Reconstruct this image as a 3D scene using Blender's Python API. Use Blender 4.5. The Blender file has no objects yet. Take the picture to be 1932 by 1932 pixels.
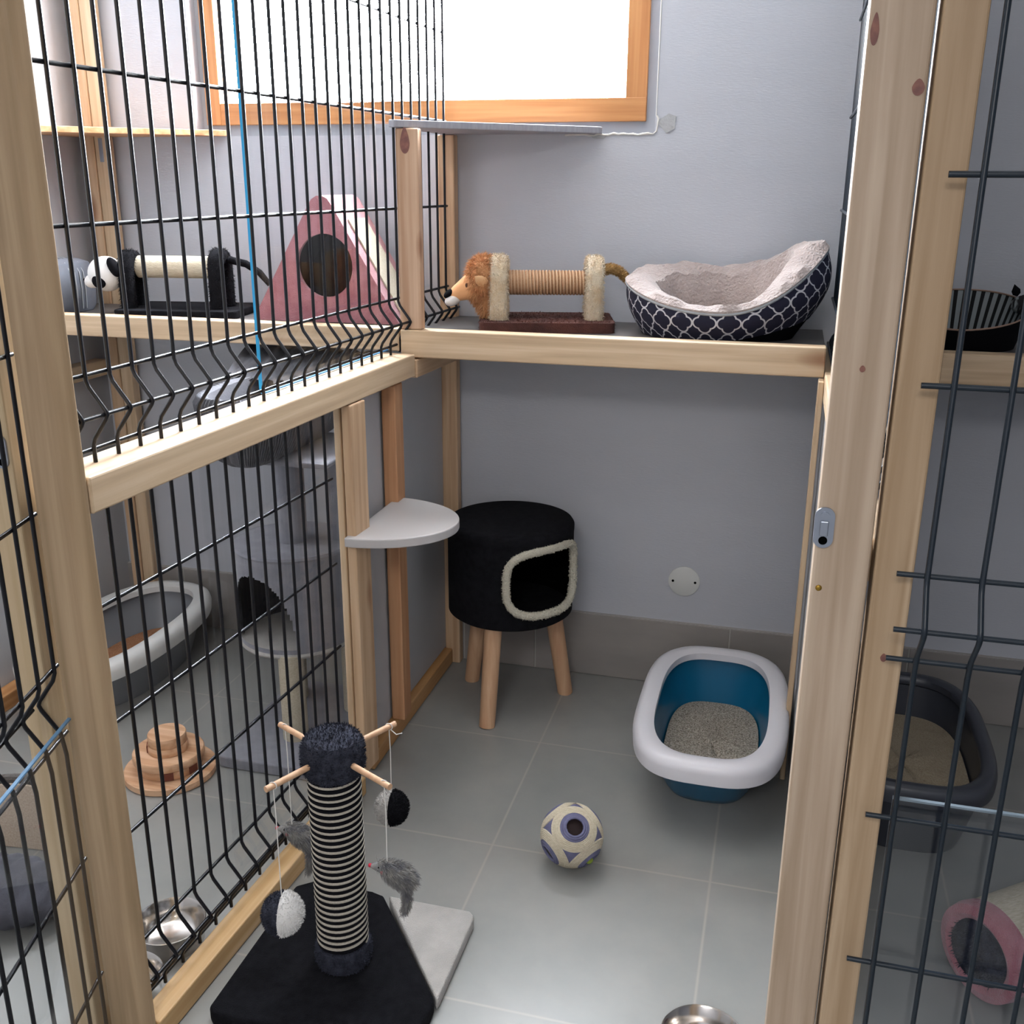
import bpy, bmesh, math, random
from mathutils import Vector, Matrix
PI=math.pi; R=math.radians
sc=bpy.context.scene; col=sc.collection
def lin(h):
    h=h.lstrip('#'); o=[]
    for i in (0,2,4):
        c=int(h[i:i+2],16)/255; o.append(c/12.92 if c<=.04045 else ((c+.055)/1.055)**2.4)
    return (o[0],o[1],o[2],1)
# ---------------------------------------------------------------- camera
cam=bpy.data.cameras.new('camera'); cam.sensor_width=36; cam.lens=35.83; cam.clip_start=.02; cam.clip_end=100
co=bpy.data.objects.new('camera',cam); col.objects.link(co)
rr=Vector((0.96586189,0.2590103,0.00494749)); uu=Vector((-0.08427689,0.29609879,0.95143203)); ff=Vector((-0.24496575,0.9193689,-0.30781912))
m=Matrix(((rr.x,uu.x,-ff.x,.927),(rr.y,uu.y,-ff.y,-1.201),(rr.z,uu.z,-ff.z,1.3428),(0,0,0,1)))
co.matrix_world=m; sc.camera=co
# ---------------------------------------------------------------- world (bright overcast sky outside the window)
w=bpy.data.worlds.new('sky'); sc.world=w; w.use_nodes=True
nt=w.node_tree; bg=nt.nodes['Background']
tc=nt.nodes.new('ShaderNodeTexCoord'); sx=nt.nodes.new('ShaderNodeSeparateXYZ'); nt.links.new(tc.outputs['Generated'],sx.inputs[0])
rp=nt.nodes.new('ShaderNodeValToRGB'); nt.links.new(sx.outputs[2],rp.inputs[0])
rp.color_ramp.elements[0].position=0; rp.color_ramp.elements[0].color=(.80,.82,.85,1)
rp.color_ramp.elements[1].position=.55; rp.color_ramp.elements[1].color=(.86,.93,1,1)
nt.links.new(rp.outputs[0],bg.inputs[0]); bg.inputs[1].default_value=88.0
def area(name,loc,rot,sx_,sy_,power,color,portal=False):
    l=bpy.data.lights.new(name,'AREA'); l.shape='RECTANGLE'; l.size=sx_; l.size_y=sy_; l.energy=power; l.color=color
    o=bpy.data.objects.new(name,l); o.location=loc; o.rotation_euler=rot; col.objects.link(o)
    if portal: l.cycles.is_portal=True
    return o
area('window_portal',(-.05,1.47,1.84),(R(-90),0,0),1.16,.70,1,(1,1,1),True)
area('added_fill_light',(.8,-2.6,2.455),(0,0,0),.9,.9,40,(1,.98,.96))  # added fill behind the camera to brighten the cells, no such lamp seen
sc.view_settings.view_transform='Standard'; sc.view_settings.look='None'; sc.view_settings.exposure=0.28; sc.view_settings.gamma=1
sc.cycles.max_bounces=8; sc.cycles.transparent_max_bounces=24; sc.cycles.sample_clamp_indirect=6
# ---------------------------------------------------------------- material helpers
def newmat(name):
    mt=bpy.data.materials.new(name); mt.use_nodes=True
    n=mt.node_tree; return mt,n,n.nodes['Principled BSDF'],n.nodes,n.links
def mat(name,c,rough=.6,metal=0,c2=None,scale=20,bump=0,bscale=200,stretch=(1,1,1),spec=.5,sheen=0,detail=4,bdist=.002,lo=.35,hi=.65):
    mt,n,b,N,L=newmat(name)
    b.inputs['Roughness'].default_value=rough; b.inputs['Metallic'].default_value=metal
    b.inputs['Specular IOR Level'].default_value=spec
    if sheen: b.inputs['Sheen Weight'].default_value=sheen
    b.inputs['Base Color'].default_value=lin(c)
    t=N.new('ShaderNodeTexCoord'); mp=N.new('ShaderNodeMapping'); mp.inputs['Scale'].default_value=stretch
    L.new(t.outputs['Object'],mp.inputs[0])
    if c2:
        ns=N.new('ShaderNodeTexNoise'); ns.inputs['Scale'].default_value=scale; ns.inputs['Detail'].default_value=detail
        L.new(mp.outputs[0],ns.inputs[0]); r=N.new('ShaderNodeValToRGB')
        r.color_ramp.elements[0].position=lo; r.color_ramp.elements[1].position=hi
        r.color_ramp.elements[0].color=lin(c); r.color_ramp.elements[1].color=lin(c2)
        L.new(ns.outputs[0],r.inputs[0]); L.new(r.outputs[0],b.inputs['Base Color'])
    if bump:
        n2=N.new('ShaderNodeTexNoise'); n2.inputs['Scale'].default_value=bscale; n2.inputs['Detail'].default_value=3
        L.new(mp.outputs[0],n2.inputs[0]); bp=N.new('ShaderNodeBump'); bp.inputs['Strength'].default_value=bump; bp.inputs['Distance'].default_value=bdist
        L.new(n2.outputs[0],bp.inputs['Height']); L.new(bp.outputs[0],b.inputs['Normal'])
    return mt
def wood(name,axis,base='#c6a583',dark='#b39070',light='#d3b595',seed=0,knots=True,rough=.55,kscale=1.0):
    """pine: growth lines along an axis, a few knots"""
    mt,n,b,N,L=newmat(name); b.inputs['Roughness'].default_value=rough
    t=N.new('ShaderNodeTexCoord'); oi=N.new('ShaderNodeObjectInfo')
    ad=N.new('ShaderNodeVectorMath'); ad.operation='ADD'; L.new(t.outputs['Object'],ad.inputs[0])
    cb=N.new('ShaderNodeCombineXYZ'); mu=N.new('ShaderNodeMath'); mu.operation='MULTIPLY'; mu.inputs[1].default_value=17
    L.new(oi.outputs['Random'],mu.inputs[0]); 
    for i in range(3): L.new(mu.outputs[0],cb.inputs[i])
    L.new(cb.outputs[0],ad.inputs[1])
    s=[60,60,60]; s[axis]=2.2
    mp=N.new('ShaderNodeMapping'); mp.inputs['Scale'].default_value=s; L.new(ad.outputs[0],mp.inputs[0])
    ns=N.new('ShaderNodeTexNoise'); ns.inputs['Scale'].default_value=1; ns.inputs['Detail'].default_value=5; ns.inputs['Distortion'].default_value=.35
    L.new(mp.outputs[0],ns.inputs[0])
    r=N.new('ShaderNodeValToRGB'); r.color_ramp.elements[0].position=.32; r.color_ramp.elements[1].position=.68
    r.color_ramp.elements[0].color=lin(dark); r.color_ramp.elements[1].color=lin(light)
    e=r.color_ramp.elements.new(.5); e.color=lin(base); L.new(ns.outputs[0],r.inputs[0])
    # knots
    s2=[9*kscale]*3; s2[axis]=3.0*kscale
    mp2=N.new('ShaderNodeMapping'); mp2.inputs['Scale'].default_value=s2; L.new(ad.outputs[0],mp2.inputs[0])
    vo=N.new('ShaderNodeTexVoronoi'); vo.inputs['Scale'].default_value=1; L.new(mp2.outputs[0],vo.inputs[0])
    r2=N.new('ShaderNodeValToRGB'); r2.color_ramp.elements[0].position=.05; r2.color_ramp.elements[1].position=.16
    r2.color_ramp.elements[0].color=(1,1,1,1); r2.color_ramp.elements[1].color=(0,0,0,1)
    L.new(vo.outputs[0],r2.inputs[0])
    mx=N.new('ShaderNodeMixRGB'); mx.inputs[2].default_value=lin('#8a5a3c')
    k=N.new('ShaderNodeMath'); k.operation='MULTIPLY'; k.inputs[1].default_value=.75 if knots else 0
    L.new(r2.outputs[0],k.inputs[0]); L.new(k.outputs[0],mx.inputs[0]); L.new(r.outputs[0],mx.inputs[1]); L.new(mx.outputs[0],b.inputs['Base Color'])
    bp=N.new('ShaderNodeBump'); bp.inputs['Strength'].default_value=.15; bp.inputs['Distance'].default_value=.001
    L.new(ns.outputs[0],bp.inputs['Height']); L.new(bp.outputs[0],b.inputs['Normal'])
    return mt
def glassmat(name,tint=(1,1,1,1),refl=1.0,ior=1.45):
    mt,n,b,N,L=newmat(name); N.remove(b); out=N['Material Output']
    tr=N.new('ShaderNodeBsdfTransparent'); tr.inputs[0].default_value=tint
    gl=N.new('ShaderNodeBsdfGlossy'); gl.inputs['Roughness'].default_value=.03
    fr=N.new('ShaderNodeLayerWeight'); fr.inputs[0].default_value=.5
    pw=N.new('ShaderNodeMath'); pw.operation='POWER'; pw.inputs[1].default_value=4.5; L.new(fr.outputs['Facing'],pw.inputs[0])
    k=N.new('ShaderNodeMath'); k.operation='MULTIPLY_ADD'; k.inputs[1].default_value=.55*refl; k.inputs[2].default_value=.035*refl; L.new(pw.outputs[0],k.inputs[0])
    mx=N.new('ShaderNodeMixShader'); L.new(k.outputs[0],mx.inputs[0]); L.new(tr.outputs[0],mx.inputs[1]); L.new(gl.outputs[0],mx.inputs[2])
    L.new(mx.outputs[0],out.inputs[0]); return mt
W={i:wood('pine_%s'%'xyz'[i],i) for i in range(3)}
Wl=[wood('pale_pine_%s'%'xyz'[i],i,'#cbb08f','#bb9f80','#d8c0a2',knots=True,kscale=.7) for i in range(3)]
Worange=[wood('varnished_window_wood_%s'%'xyz'[i],i,'#b97f4c','#a96e3e','#c58e5a',knots=False,rough=.4) for i in range(3)]
Wbeech=wood('beech',2,'#c79f7d','#bd9272','#d0ab8a',knots=False)
Wpuz=wood('turned_wood',0,'#cda380','#bb8c68','#dcb695',knots=False)
M_wall=mat('grey_blue_paint','#b4b6bd',.55,c2='#babcc3',scale=3,bump=.35,bscale=260,stretch=(.35,1,1.6),bdist=.0012)
M_paint2=mat('grey_panel_paint','#b0b0b3',.6,c2='#b6b6b9',scale=4,bump=.15,bscale=150)
M_ceil=mat('white_ceiling_paint','#ececea',.8)
M_reveal=mat('window_reveal_paint','#a6a9b0',.7,bump=.2,bscale=90)
M_plaster=mat('raw_plaster','#d8d6d0',.9,bump=.8,bscale=120)
M_wire=mat('black_powder_coated_wire','#0c0c13',.36,spec=.38)
M_wire2=mat('anthracite_green_wire','#18222c',.36,spec=.4)
M_steel=mat('stainless_steel','#c9c3bd',.18,metal=1)
M_zinc=mat('zinc_plated_steel','#9aa0ac',.35,metal=.8)
M_brass=mat('brass','#a8853c',.3,metal=1)
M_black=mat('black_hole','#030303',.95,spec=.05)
M_glass=glassmat('acrylic_sheet',(.985,.99,.995,1),1.0)
M_glass2=glassmat('window_glass',(1,1,1,1),.6)
M_cyan=mat('blue_protective_film_edge','#2fa9e6',.4)
M_bluedge=mat('blue_tinted_sheet_edge','#5d86a8',.3)
M_white=mat('white_plastic','#d5d3d8',.32)
M_teal=mat('petrol_blue_plastic','#0b5d82',.28)
M_greyp=mat('grey_plastic','#81848a',.3)
M_lightgreyp=mat('light_grey_plastic','#d9d9d7',.32)
M_darkp=mat('dark_grey_plastic','#3c3f48',.35)
M_litter=mat('clumping_litter','#d0c8ba',.95,c2='#857b6e',scale=230,bump=1,bscale=260,bdist=.01,detail=8)
M_litter2=mat('wood_pellet_litter','#bb8763',.95,c2='#a36f4c',scale=300,bump=1,bscale=350,bdist=.006)
M_litter3=mat('beige_litter','#b5a892',.95,c2='#a59680',scale=300,bump=.8,bscale=300,bdist=.004)
M_blackplush=mat('black_plush','#0e0e12',.95,c2='#17171b',scale=60,bump=.8,bscale=500,bdist=.003,spec=.12)
M_char=mat('charcoal_plush','#2b2d37',.95,c2='#3d3f4b',scale=70,bump=1,bscale=450,bdist=.003,spec=.15)
M_grplush=mat('light_grey_plush','#a8a49f',.95,c2='#b6b2ad',scale=25,bump=.8,bscale=450,bdist=.003,sheen=.3)
M_treeplush=mat('grey_velour','#7f7f88',.95,c2='#8b8b94',scale=30,bump=.5,bscale=400,bdist=.002,sheen=.3)
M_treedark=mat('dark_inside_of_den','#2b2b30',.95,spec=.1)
M_cream=mat('cream_plush','#d8cab2',.95,c2='#cdb696',scale=45,bump=1,bscale=300,bdist=.004,sheen=.3)
M_mane=mat('ginger_fur','#c3875a',.9,c2='#d9a676',scale=40,bump=1,bscale=200,bdist=.004)
M_face=mat('orange_felt','#dfab7c',.9,c2='#d8a070',scale=20)
M_ear=mat('pale_orange_felt','#dcae80',.9)
M_whitefelt=mat('white_felt','#dcdad8',.9)
M_blackfelt=mat('black_felt','#0c0c10',.9,spec=.1)
M_brownpl=mat('brown_plush','#43241f',.95,c2='#5a332a',scale=25,bump=.8,bscale=350,bdist=.003)
M_sisal=mat('sisal_rope','#b5a188',.9,c2='#9c866b',scale=400,bump=.6,bscale=900,bdist=.001)
M_sisalp=mat('pale_sisal','#cdc3ae',.9,c2='#bdb29b',scale=300,bump=.7,bscale=420,stretch=(.3,1,1),bdist=.002)
M_tanrope=mat('tan_rope','#b18a6a',.9,c2='#a07858',scale=300)
M_tanrope2=mat('pale_tan_rope','#cfb192',.9)
M_whrope=mat('white_rope','#b9b2a6',.9,c2='#a79f92',scale=500)
M_blrope=mat('black_rope','#111116',.9,spec=.1)
M_fleece=mat('cream_fleece','#cbc5b4',.95,bump=1,bscale=260,bdist=.006)
M_pink=mat('dusty_pink_plush','#a4646c',.95,c2='#b67b82',scale=22,bump=.9,bscale=350,bdist=.003,sheen=.35)
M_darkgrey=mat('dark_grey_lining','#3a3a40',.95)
M_bedplush=mat('greige_plush','#b1a49f',.95,c2='#a2948f',scale=18,bump=1,bscale=160,bdist=.006,sheen=.3)
M_knit=mat('grey_knit','#6a6a70',.95,bump=.8,bscale=300)
M_blanket=mat('dark_grey_blanket','#46464b',.95,c2='#56565c',scale=14,stretch=(6,1,1),bump=.6,bscale=120)
M_purple=mat('grey_violet_felt','#5f5f7c',.9,c2='#6b6b88',scale=60,bump=.5,bscale=300)
M_string=mat('white_string','#d8d5d0',.8)
M_red=mat('red_bead','#c01f3a',.4)
M_mouse=mat('grey_rabbit_fur','#8d8b86',.9,c2='#66656a',scale=60)
M_shelf=mat('dark_laminate_shelf','#4c4a4c',.5,c2='#5a5654',scale=8)
M_tilepl=mat('plinth_tile','#8a8582',.45,c2='#96908c',scale=4,stretch=(1,1,3))
M_grout=mat('light_grout','#aca8a4',.9)
M_lamp=mat('fill_lamp_housing','#e8e8e8',.5)
M_bag=mat('grey_textile','#5b5e66',.9,c2='#666972',scale=20)
M_semi=mat('white_laminate','#b7b3b2',.5)
# tiled floor
def floormat():
    mt,n,b,N,L=newmat('grey_floor_tiles'); b.inputs['Roughness'].default_value=.33
    t=N.new('ShaderNodeTexCoord'); mp=N.new('ShaderNodeMapping'); mp.inputs['Location'].default_value=(-.272,-.128,0)
    L.new(t.outputs['Object'],mp.inputs[0]); sp=N.new('ShaderNodeSeparateXYZ'); L.new(mp.outputs[0],sp.inputs[0])
    def M(op,a,b_=None):
        q=N.new('ShaderNodeMath'); q.operation=op
        for i,v in enumerate((a,b_)):
            if v is None: continue
            if isinstance(v,(int,float)): q.inputs[i].default_value=v
            else: L.new(v,q.inputs[i])
        return q.outputs[0]
    def edge(o,p):
        f=M('FRACT',M('DIVIDE',o,p)); return M('MULTIPLY',M('MINIMUM',f,M('SUBTRACT',1,f)),p)
    d=M('MINIMUM',edge(sp.outputs[0],.457),edge(sp.outputs[1],.432))
    g=N.new('ShaderNodeValToRGB'); g.color_ramp.elements[0].position=.0012; g.color_ramp.elements[1].position=.0024
    g.color_ramp.elements[0].color=(1,1,1,1); g.color_ramp.elements[1].color=(0,0,0,1); L.new(d,g.inputs[0])
    n1=N.new('ShaderNodeTexNoise'); n1.inputs['Scale'].default_value=5; n1.inputs['Detail'].default_value=8; n1.inputs['Roughness'].default_value=.6; L.new(t.outputs['Object'],n1.inputs[0])
    r=N.new('ShaderNodeValToRGB'); r.color_ramp.elements[0].position=.3; r.color_ramp.elements[1].position=.7
    r.color_ramp.elements[0].color=lin('#858684'); r.color_ramp.elements[1].color=lin('#94938f'); L.new(n1.outputs[0],r.inputs[0])
    mx=N.new('ShaderNodeMixRGB'); mx.inputs[2].default_value=lin('#a39c96'); L.new(g.outputs[0],mx.inputs[0]); L.new(r.outputs[0],mx.inputs[1]); L.new(mx.outputs[0],b.inputs['Base Color'])
    return mt
def quatremat():
    mt,n,b,N,L=newmat('navy_quatrefoil_fabric'); b.inputs['Roughness'].default_value=.9
    t=N.new('ShaderNodeUVMap'); sp=N.new('ShaderNodeSeparateXYZ'); L.new(t.outputs[0],sp.inputs[0])
    def M(op,a,b_=None):
        q=N.new('ShaderNodeMath'); q.operation=op
        for i,v in enumerate((a,b_)):
            if v is None: continue
            if isinstance(v,(int,float)): q.inputs[i].default_value=v
            else: L.new(v,q.inputs[i])
        return q.outputs[0]
    def fold(o): return M('ABSOLUTE',M('SUBTRACT',M('FRACT',M('ADD',o,.5)),.5))
    x,y=fold(sp.outputs[0]),fold(sp.outputs[1])
    def ln(a,c): return M('SQRT',M('ADD',M('MULTIPLY',a,a),M('MULTIPLY',c,c)))
    d=M('SUBTRACT',M('MINIMUM',ln(M('SUBTRACT',x,.215),y),ln(x,M('SUBTRACT',y,.215))),.237)
    g=M('LESS_THAN',M('ABSOLUTE',M('SUBTRACT',d,.026)),.034)
    mx=N.new('ShaderNodeMixRGB'); mx.inputs[1].default_value=lin('#15152c'); mx.inputs[2].default_value=lin('#bdbcc2'); L.new(g,mx.inputs[0]); L.new(mx.outputs[0],b.inputs['Base Color'])
    return mt
def stripemat(name,c1,c2,scale,axis='U',width=.5):
    mt,n,b,N,L=newmat(name); b.inputs['Roughness'].default_value=.9
    t=N.new('ShaderNodeUVMap'); sp=N.new('ShaderNodeSeparateXYZ'); L.new(t.outputs[0],sp.inputs[0])
    q=N.new('ShaderNodeMath'); q.operation='MULTIPLY'; q.inputs[1].default_value=scale; L.new(sp.outputs[0 if axis=='U' else 1],q.inputs[0])
    f=N.new('ShaderNodeMath'); f.operation='FRACT'; L.new(q.outputs[0],f.inputs[0])
    g=N.new('ShaderNodeMath'); g.operation='GREATER_THAN'; g.inputs[1].default_value=width; L.new(f.outputs[0],g.inputs[0])
    mx=N.new('ShaderNodeMixRGB'); mx.inputs[1].default_value=lin(c1); mx.inputs[2].default_value=lin(c2); L.new(g.outputs[0],mx.inputs[0]); L.new(mx.outputs[0],b.inputs['Base Color'])
    return mt
M_quat=quatremat(); M_floor=floormat(); M_zebra=stripemat('zebra_stripe_fabric','#8d9496','#0d0d10',1,'U',.55)
# ---------------------------------------------------------------- mesh builder
class MB:
    def __init__(s): s.v=[]; s.f=[]; s.uv={}
    def add(s,vs,fs,uvs=None):
        b=len(s.v); s.v+= [Vector(q) for q in vs]
        for i,fc in enumerate(fs):
            if uvs: s.uv[len(s.f)]=[uvs[k] for k in fc]
            s.f.append([k+b for k in fc])
        return s
    def box(s,x0,x1,y0,y1,z0,z1):
        return s.add([(x0,y0,z0),(x1,y0,z0),(x1,y1,z0),(x0,y1,z0),(x0,y0,z1),(x1,y0,z1),(x1,y1,z1),(x0,y1,z1)],
            [(0,3,2,1),(4,5,6,7),(0,1,5,4),(1,2,6,5),(2,3,7,6),(3,0,4,7)])
    def grid(s,fn,nu,nv,cu=False,cv=False,skip=None,uvf=None):
        vs=[];uv=[]
        U=nu if cu else nu+1; V=nv if cv else nv+1
        for j in range(V):
            for i in range(U): vs.append(fn(i/nu,j/nv))
        b=len(s.v); s.v+=[Vector(q) for q in vs]
        for j in range(nv):
            for i in range(nu):
                if skip and skip((i+.5)/nu,(j+.5)/nv): continue
                i2=(i+1)%U; j2=(j+1)%V
                if uvf: s.uv[len(s.f)]=[uvf(i/nu,j/nv),uvf((i+1)/nu,j/nv),uvf((i+1)/nu,(j+1)/nv),uvf(i/nu,(j+1)/nv)]
                s.f.append([b+j*U+i,b+j*U+i2,b+j2*U+i2,b+j2*U+i])
        return s
    def tube(s,pts,rad,n=8,caps=True,closed=False):
        pts=[Vector(p) for p in pts]; N=len(pts)
        if not hasattr(rad,'__len__'): rad=[rad]*N
        up=None; rings=[]
        for i in range(N):
            if closed: t=pts[(i+1)%N]-pts[i-1]
            else: t=pts[min(i+1,N-1)]-pts[max(i-1,0)]
            t.normalize()
            if up is None:
                up=Vector((0,0,1)) if abs(t.z)<.9 else Vector((1,0,0))
            a=up-t*up.dot(t)
            if a.length<1e-6: a=t.orthogonal()
            a.normalize(); c=t.cross(a); up=a
            rings.append([pts[i]+(a*math.cos(2*PI*k/n)+c*math.sin(2*PI*k/n))*rad[i] for k in range(n)])
        b=len(s.v)
        for r_ in rings: s.v+=r_
        for i in range(N if closed else N-1):
            j=(i+1)%N
            for k in range(n): s.f.append([b+i*n+k,b+i*n+(k+1)%n,b+j*n+(k+1)%n,b+j*n+k])
        if caps and not closed:
            s.f.append([b+k for k in range(n)][::-1]); s.f.append([b+(N-1)*n+k for k in range(n)])
        return s
    def lathe(s,prof,c=(0,0,0),axis=(0,0,1),n=32,sx=1,sy=1,open_=False):
        ax=Vector(axis).normalized(); q=Vector((0,0,1)).rotation_difference(ax); c=Vector(c); b=len(s.v); m_=len(prof)
        for (r_,z) in prof:
            for k in range(n):
                a=2*PI*k/n; s.v.append(c+q@Vector((r_*sx*math.cos(a),r_*sy*math.sin(a),z)))
        for i in range(m_-1):
            for k in range(n): s.f.append([b+i*n+k,b+i*n+(k+1)%n,b+(i+1)*n+(k+1)%n,b+(i+1)*n+k])
        if not open_:
            if prof[0][0]>1e-5: s.f.append([b+k for k in range(n)][::-1])
            if prof[-1][0]>1e-5: s.f.append([b+(m_-1)*n+k for k in range(n)])
        return s
    def ball(s,c,rx,ry=None,rz=None,n=20,rot=None,noise=0,rng=None):
        ry=ry or rx; rz=rz or rx; c=Vector(c); q=rot or Matrix.Identity(3)
        def fn(u,v):
            a=2*PI*u; t=PI*(v*.998+.001); d=1+(rng.uniform(-noise,noise) if noise else 0)
            return c+q@Vector((rx*d*math.sin(t)*math.cos(a),ry*d*math.sin(t)*math.sin(a),-rz*d*math.cos(t)))
        return s.grid(fn,n,n//2+2,cu=True)
    def prism(s,poly,z0,z1):
        n=len(poly); return s.add([(x,y,z0) for x,y in poly]+[(x,y,z1) for x,y in poly],
            [list(range(n))[::-1],list(range(n,2*n))]+[(i,(i+1)%n,n+(i+1)%n,n+i) for i in range(n)])
    def fuzz(s,count,length,width,rng,bias=(0,0,0),seg=None):
        """thin fur blades standing on the faces built so far"""
        faces=list(s.f); tri=[];cum=[];tot=0
        for fc in faces:
            p=[s.v[k] for k in fc]
            for i in range(1,len(p)-1):
                ar=(p[i]-p[0]).cross(p[i+1]-p[0]).length
                if ar>0: tri.append((p[0],p[i],p[i+1])); tot+=ar; cum.append(tot)
        import bisect
        bs=Vector(bias)
        for _ in range(count):
            t=tri[bisect.bisect(cum,rng.random()*tot)] if tri else None
            a,b_=rng.random(),rng.random()
            if a+b_>1: a,b_=1-a,1-b_
            p=t[0]+(t[1]-t[0])*a+(t[2]-t[0])*b_; nn=(t[1]-t[0]).cross(t[2]-t[0]).normalized()
            d=(nn+bs+Vector((rng.uniform(-1,1),rng.uniform(-1,1),rng.uniform(-1,1)))*.45).normalized()
            sd=d.cross(Vector((rng.uniform(-1,1),rng.uniform(-1,1),rng.uniform(-1,1)))).normalized()*width*.5
            L_=length*rng.uniform(.5,1.1); k=len(s.v)
            p2=p+d*L_*.55; p3=p+(d+bs*.5).normalized()*L_
            s.v+=[p-sd,p+sd,p2+sd*.8,p2-sd*.8,p3]; s.f+=[[k,k+1,k+2,k+3],[k+3,k+2,k+4]]
        return s
    def data(s,name,mt,smooth=False,bevel=0,seg=2,origin=None,autos=None):
        me=bpy.data.meshes.new(name); o=Vector(origin or (0,0,0))
        me.from_pydata([v-o for v in s.v],[],s.f)
        if s.uv:
            l=me.uv_layers.new(name='UVMap')
            for i,p in enumerate(me.polygons):
                if i in s.uv:
                    for k,li in enumerate(p.loop_indices): l.data[li].uv=s.uv[i][k]
        bm=bmesh.new(); bm.from_mesh(me)
        if bevel:
            bmesh.ops.bevel(bm,geom=[e for e in bm.edges],offset=bevel,segments=seg,affect='EDGES',profile=.5)
        if not s.uv and len(s.f)<4000: bmesh.ops.recalc_face_normals(bm,faces=bm.faces)
        bm.to_mesh(me); bm.free()
        me.materials.append(mt)
        if smooth:
            for p in me.polygons: p.use_smooth=True
            if autos:
                try: me.set_sharp_from_angle(angle=R(autos))
                except Exception: pass
        me.update(); return me
    def build(s,name,mt,parent=None,smooth=False,bevel=0,seg=2,loc=None,autos=35):
        """parent given: vertices are in the parent's frame; else origin goes to the foot of the mesh"""
        if parent is None:
            xs=[v.x for v in s.v]; ys=[v.y for v in s.v]; zs=[v.z for v in s.v]
            og=((min(xs)+max(xs))/2,(min(ys)+max(ys))/2,min(zs))
        else: og=(0,0,0)
        me=s.data(name,mt,smooth,bevel,seg,og,autos); o=bpy.data.objects.new(name,me); col.objects.link(o)
        if parent is None: o.location=og
        else: o.parent=parent
        return o
def tag(o,label,cat,group=None,kind=None):
    if label: o['label']=label
    if cat: o['category']=cat
    if group: o['group']=group
    if kind: o['kind']=kind
    return o
def thing(name,label,cat,loc,rz=0,group=None):
    o=bpy.data.objects.new(name,None); o.empty_display_size=.05; col.objects.link(o); o.location=loc; o.rotation_euler=(0,0,rz)
    return tag(o,label,cat,group)
def struct(o): o['kind']='structure'; return o
def copy_obj(o,parent=None,loc=None):
    c=o.copy(); col.objects.link(c); c.parent=parent
    if loc is not None: c.location=loc
    return c
def copy_tree(o,loc,rz,label=None):
    c=copy_obj(o,None,loc); c.rotation_euler=(0,0,rz)
    if label: c['label']=label
    for ch in list(o.children):
        d=copy_obj(ch,c)
        for g in list(ch.children): copy_obj(g,d)
    return c
def timber(name,x0,x1,y0,y1,z0,z1,axis,label,cat='timber',pale=False,group=None,bevel=.003,mt=None):
    o=MB().box(x0,x1,y0,y1,z0,z1).build(name,mt or (Wl if pale else W)[axis],bevel=bevel,seg=2)
    return tag(o,label,cat,group)
FA=.0544
def ftimber(name,o0,o1,s0,s1,z0,z1,axis,label,cat='timber',pale=False,mt=None,bevel=.003):
    """timber laid out along the slightly skewed left fence line"""
    cx,cy=(o0+o1)/2,(s0+s1)/2
    b=MB().box(o0-cx,o1-cx,s0-cy,s1-cy,0,z1-z0)
    me=b.data(name,mt or (Wl if pale else W)[axis],bevel=bevel)
    ob=bpy.data.objects.new(name,me); col.objects.link(ob)
    ob.location=(math.cos(FA)*cx+math.sin(FA)*cy,-math.sin(FA)*cx+math.cos(FA)*cy,z0); ob.rotation_euler=(0,0,-FA)
    return tag(ob,label,cat)
rng=random.Random(5)
# ================================================================ ROOM
struct(MB().box(-2.2,3.4,-3.3,1.60,-.06,0).build('floor',M_floor)); 
XW=-1.03
# back wall with window opening, as boxes in one mesh
wb=MB(); x0,x1,z0,z1=-.662,.580,1.457,2.22
wb.box(-2.2,x0,1.42,1.60,0,2.5); wb.box(x1,3.4,1.42,1.60,0,2.5); wb.box(x0,x1,1.42,1.60,0,z0); wb.box(x0,x1,1.42,1.60,z1,2.5)
struct(wb.build('wall_back',M_wall))
struct(MB().box(XW-.1,XW,-3.3,1.42,0,2.5).build('wall_left',M_paint2))
struct(MB().box(3.3,3.4,-3.3,1.42,0,2.5).build('wall_right',M_wall))
struct(MB().box(-2.2,3.4,-3.4,-3.3,0,2.5).build('wall_front',M_wall))
struct(MB().box(-2.2,3.4,-3.4,1.60,2.5,2.58).build('ceiling',M_ceil))
# board around the window, set back in the opening
tr=MB(); f0,f1,g0,g1=-.645,.553,1.486,2.19
tr.box(x0,f0+.02,1.462,1.49,z0,z1); tr.box(f1-.02,x1,1.462,1.49,z0,z1); tr.box(f0+.02,f1-.02,1.462,1.49,z0,g0+.02); tr.box(f0+.02,f1-.02,1.462,1.49,g1-.02,z1)
struct(tr.build('trim_1',M_reveal))
win=bpy.data.objects.new('window_1',None); col.objects.link(win); win.location=(-.046,1.47,1.486); struct(win)
def wl(bx): return [bx[0]+.046,bx[1]+.046,bx[2]-1.47,bx[3]-1.47,bx[4]-1.486,bx[5]-1.486]
fw=.052
MB().box(*wl((f0,f0+fw-.008,1.45,1.52,g0,g1))).build('window_frame_side',Worange[2],win,bevel=.002)
MB().box(*wl((f1-fw,f1,1.45,1.52,g0+.045,g1))).build('window_frame_side',Worange[2],win,bevel=.002)
MB().box(*wl((f0+fw-.008,f1,1.449,1.52,g0,g0+.055))).build('window_frame_bottom',Worange[0],win,bevel=.002)
MB().box(*wl((f0+fw-.008,f1-fw,1.45,1.52,g1-.055,g1))).build('window_frame_top',Worange[0],win,bevel=.002)
MB().box(*wl((f0+fw-.008,f1-fw,1.492,1.496,g0+.055,g1-.055))).build('window_pane',M_glass2,win)
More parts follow.
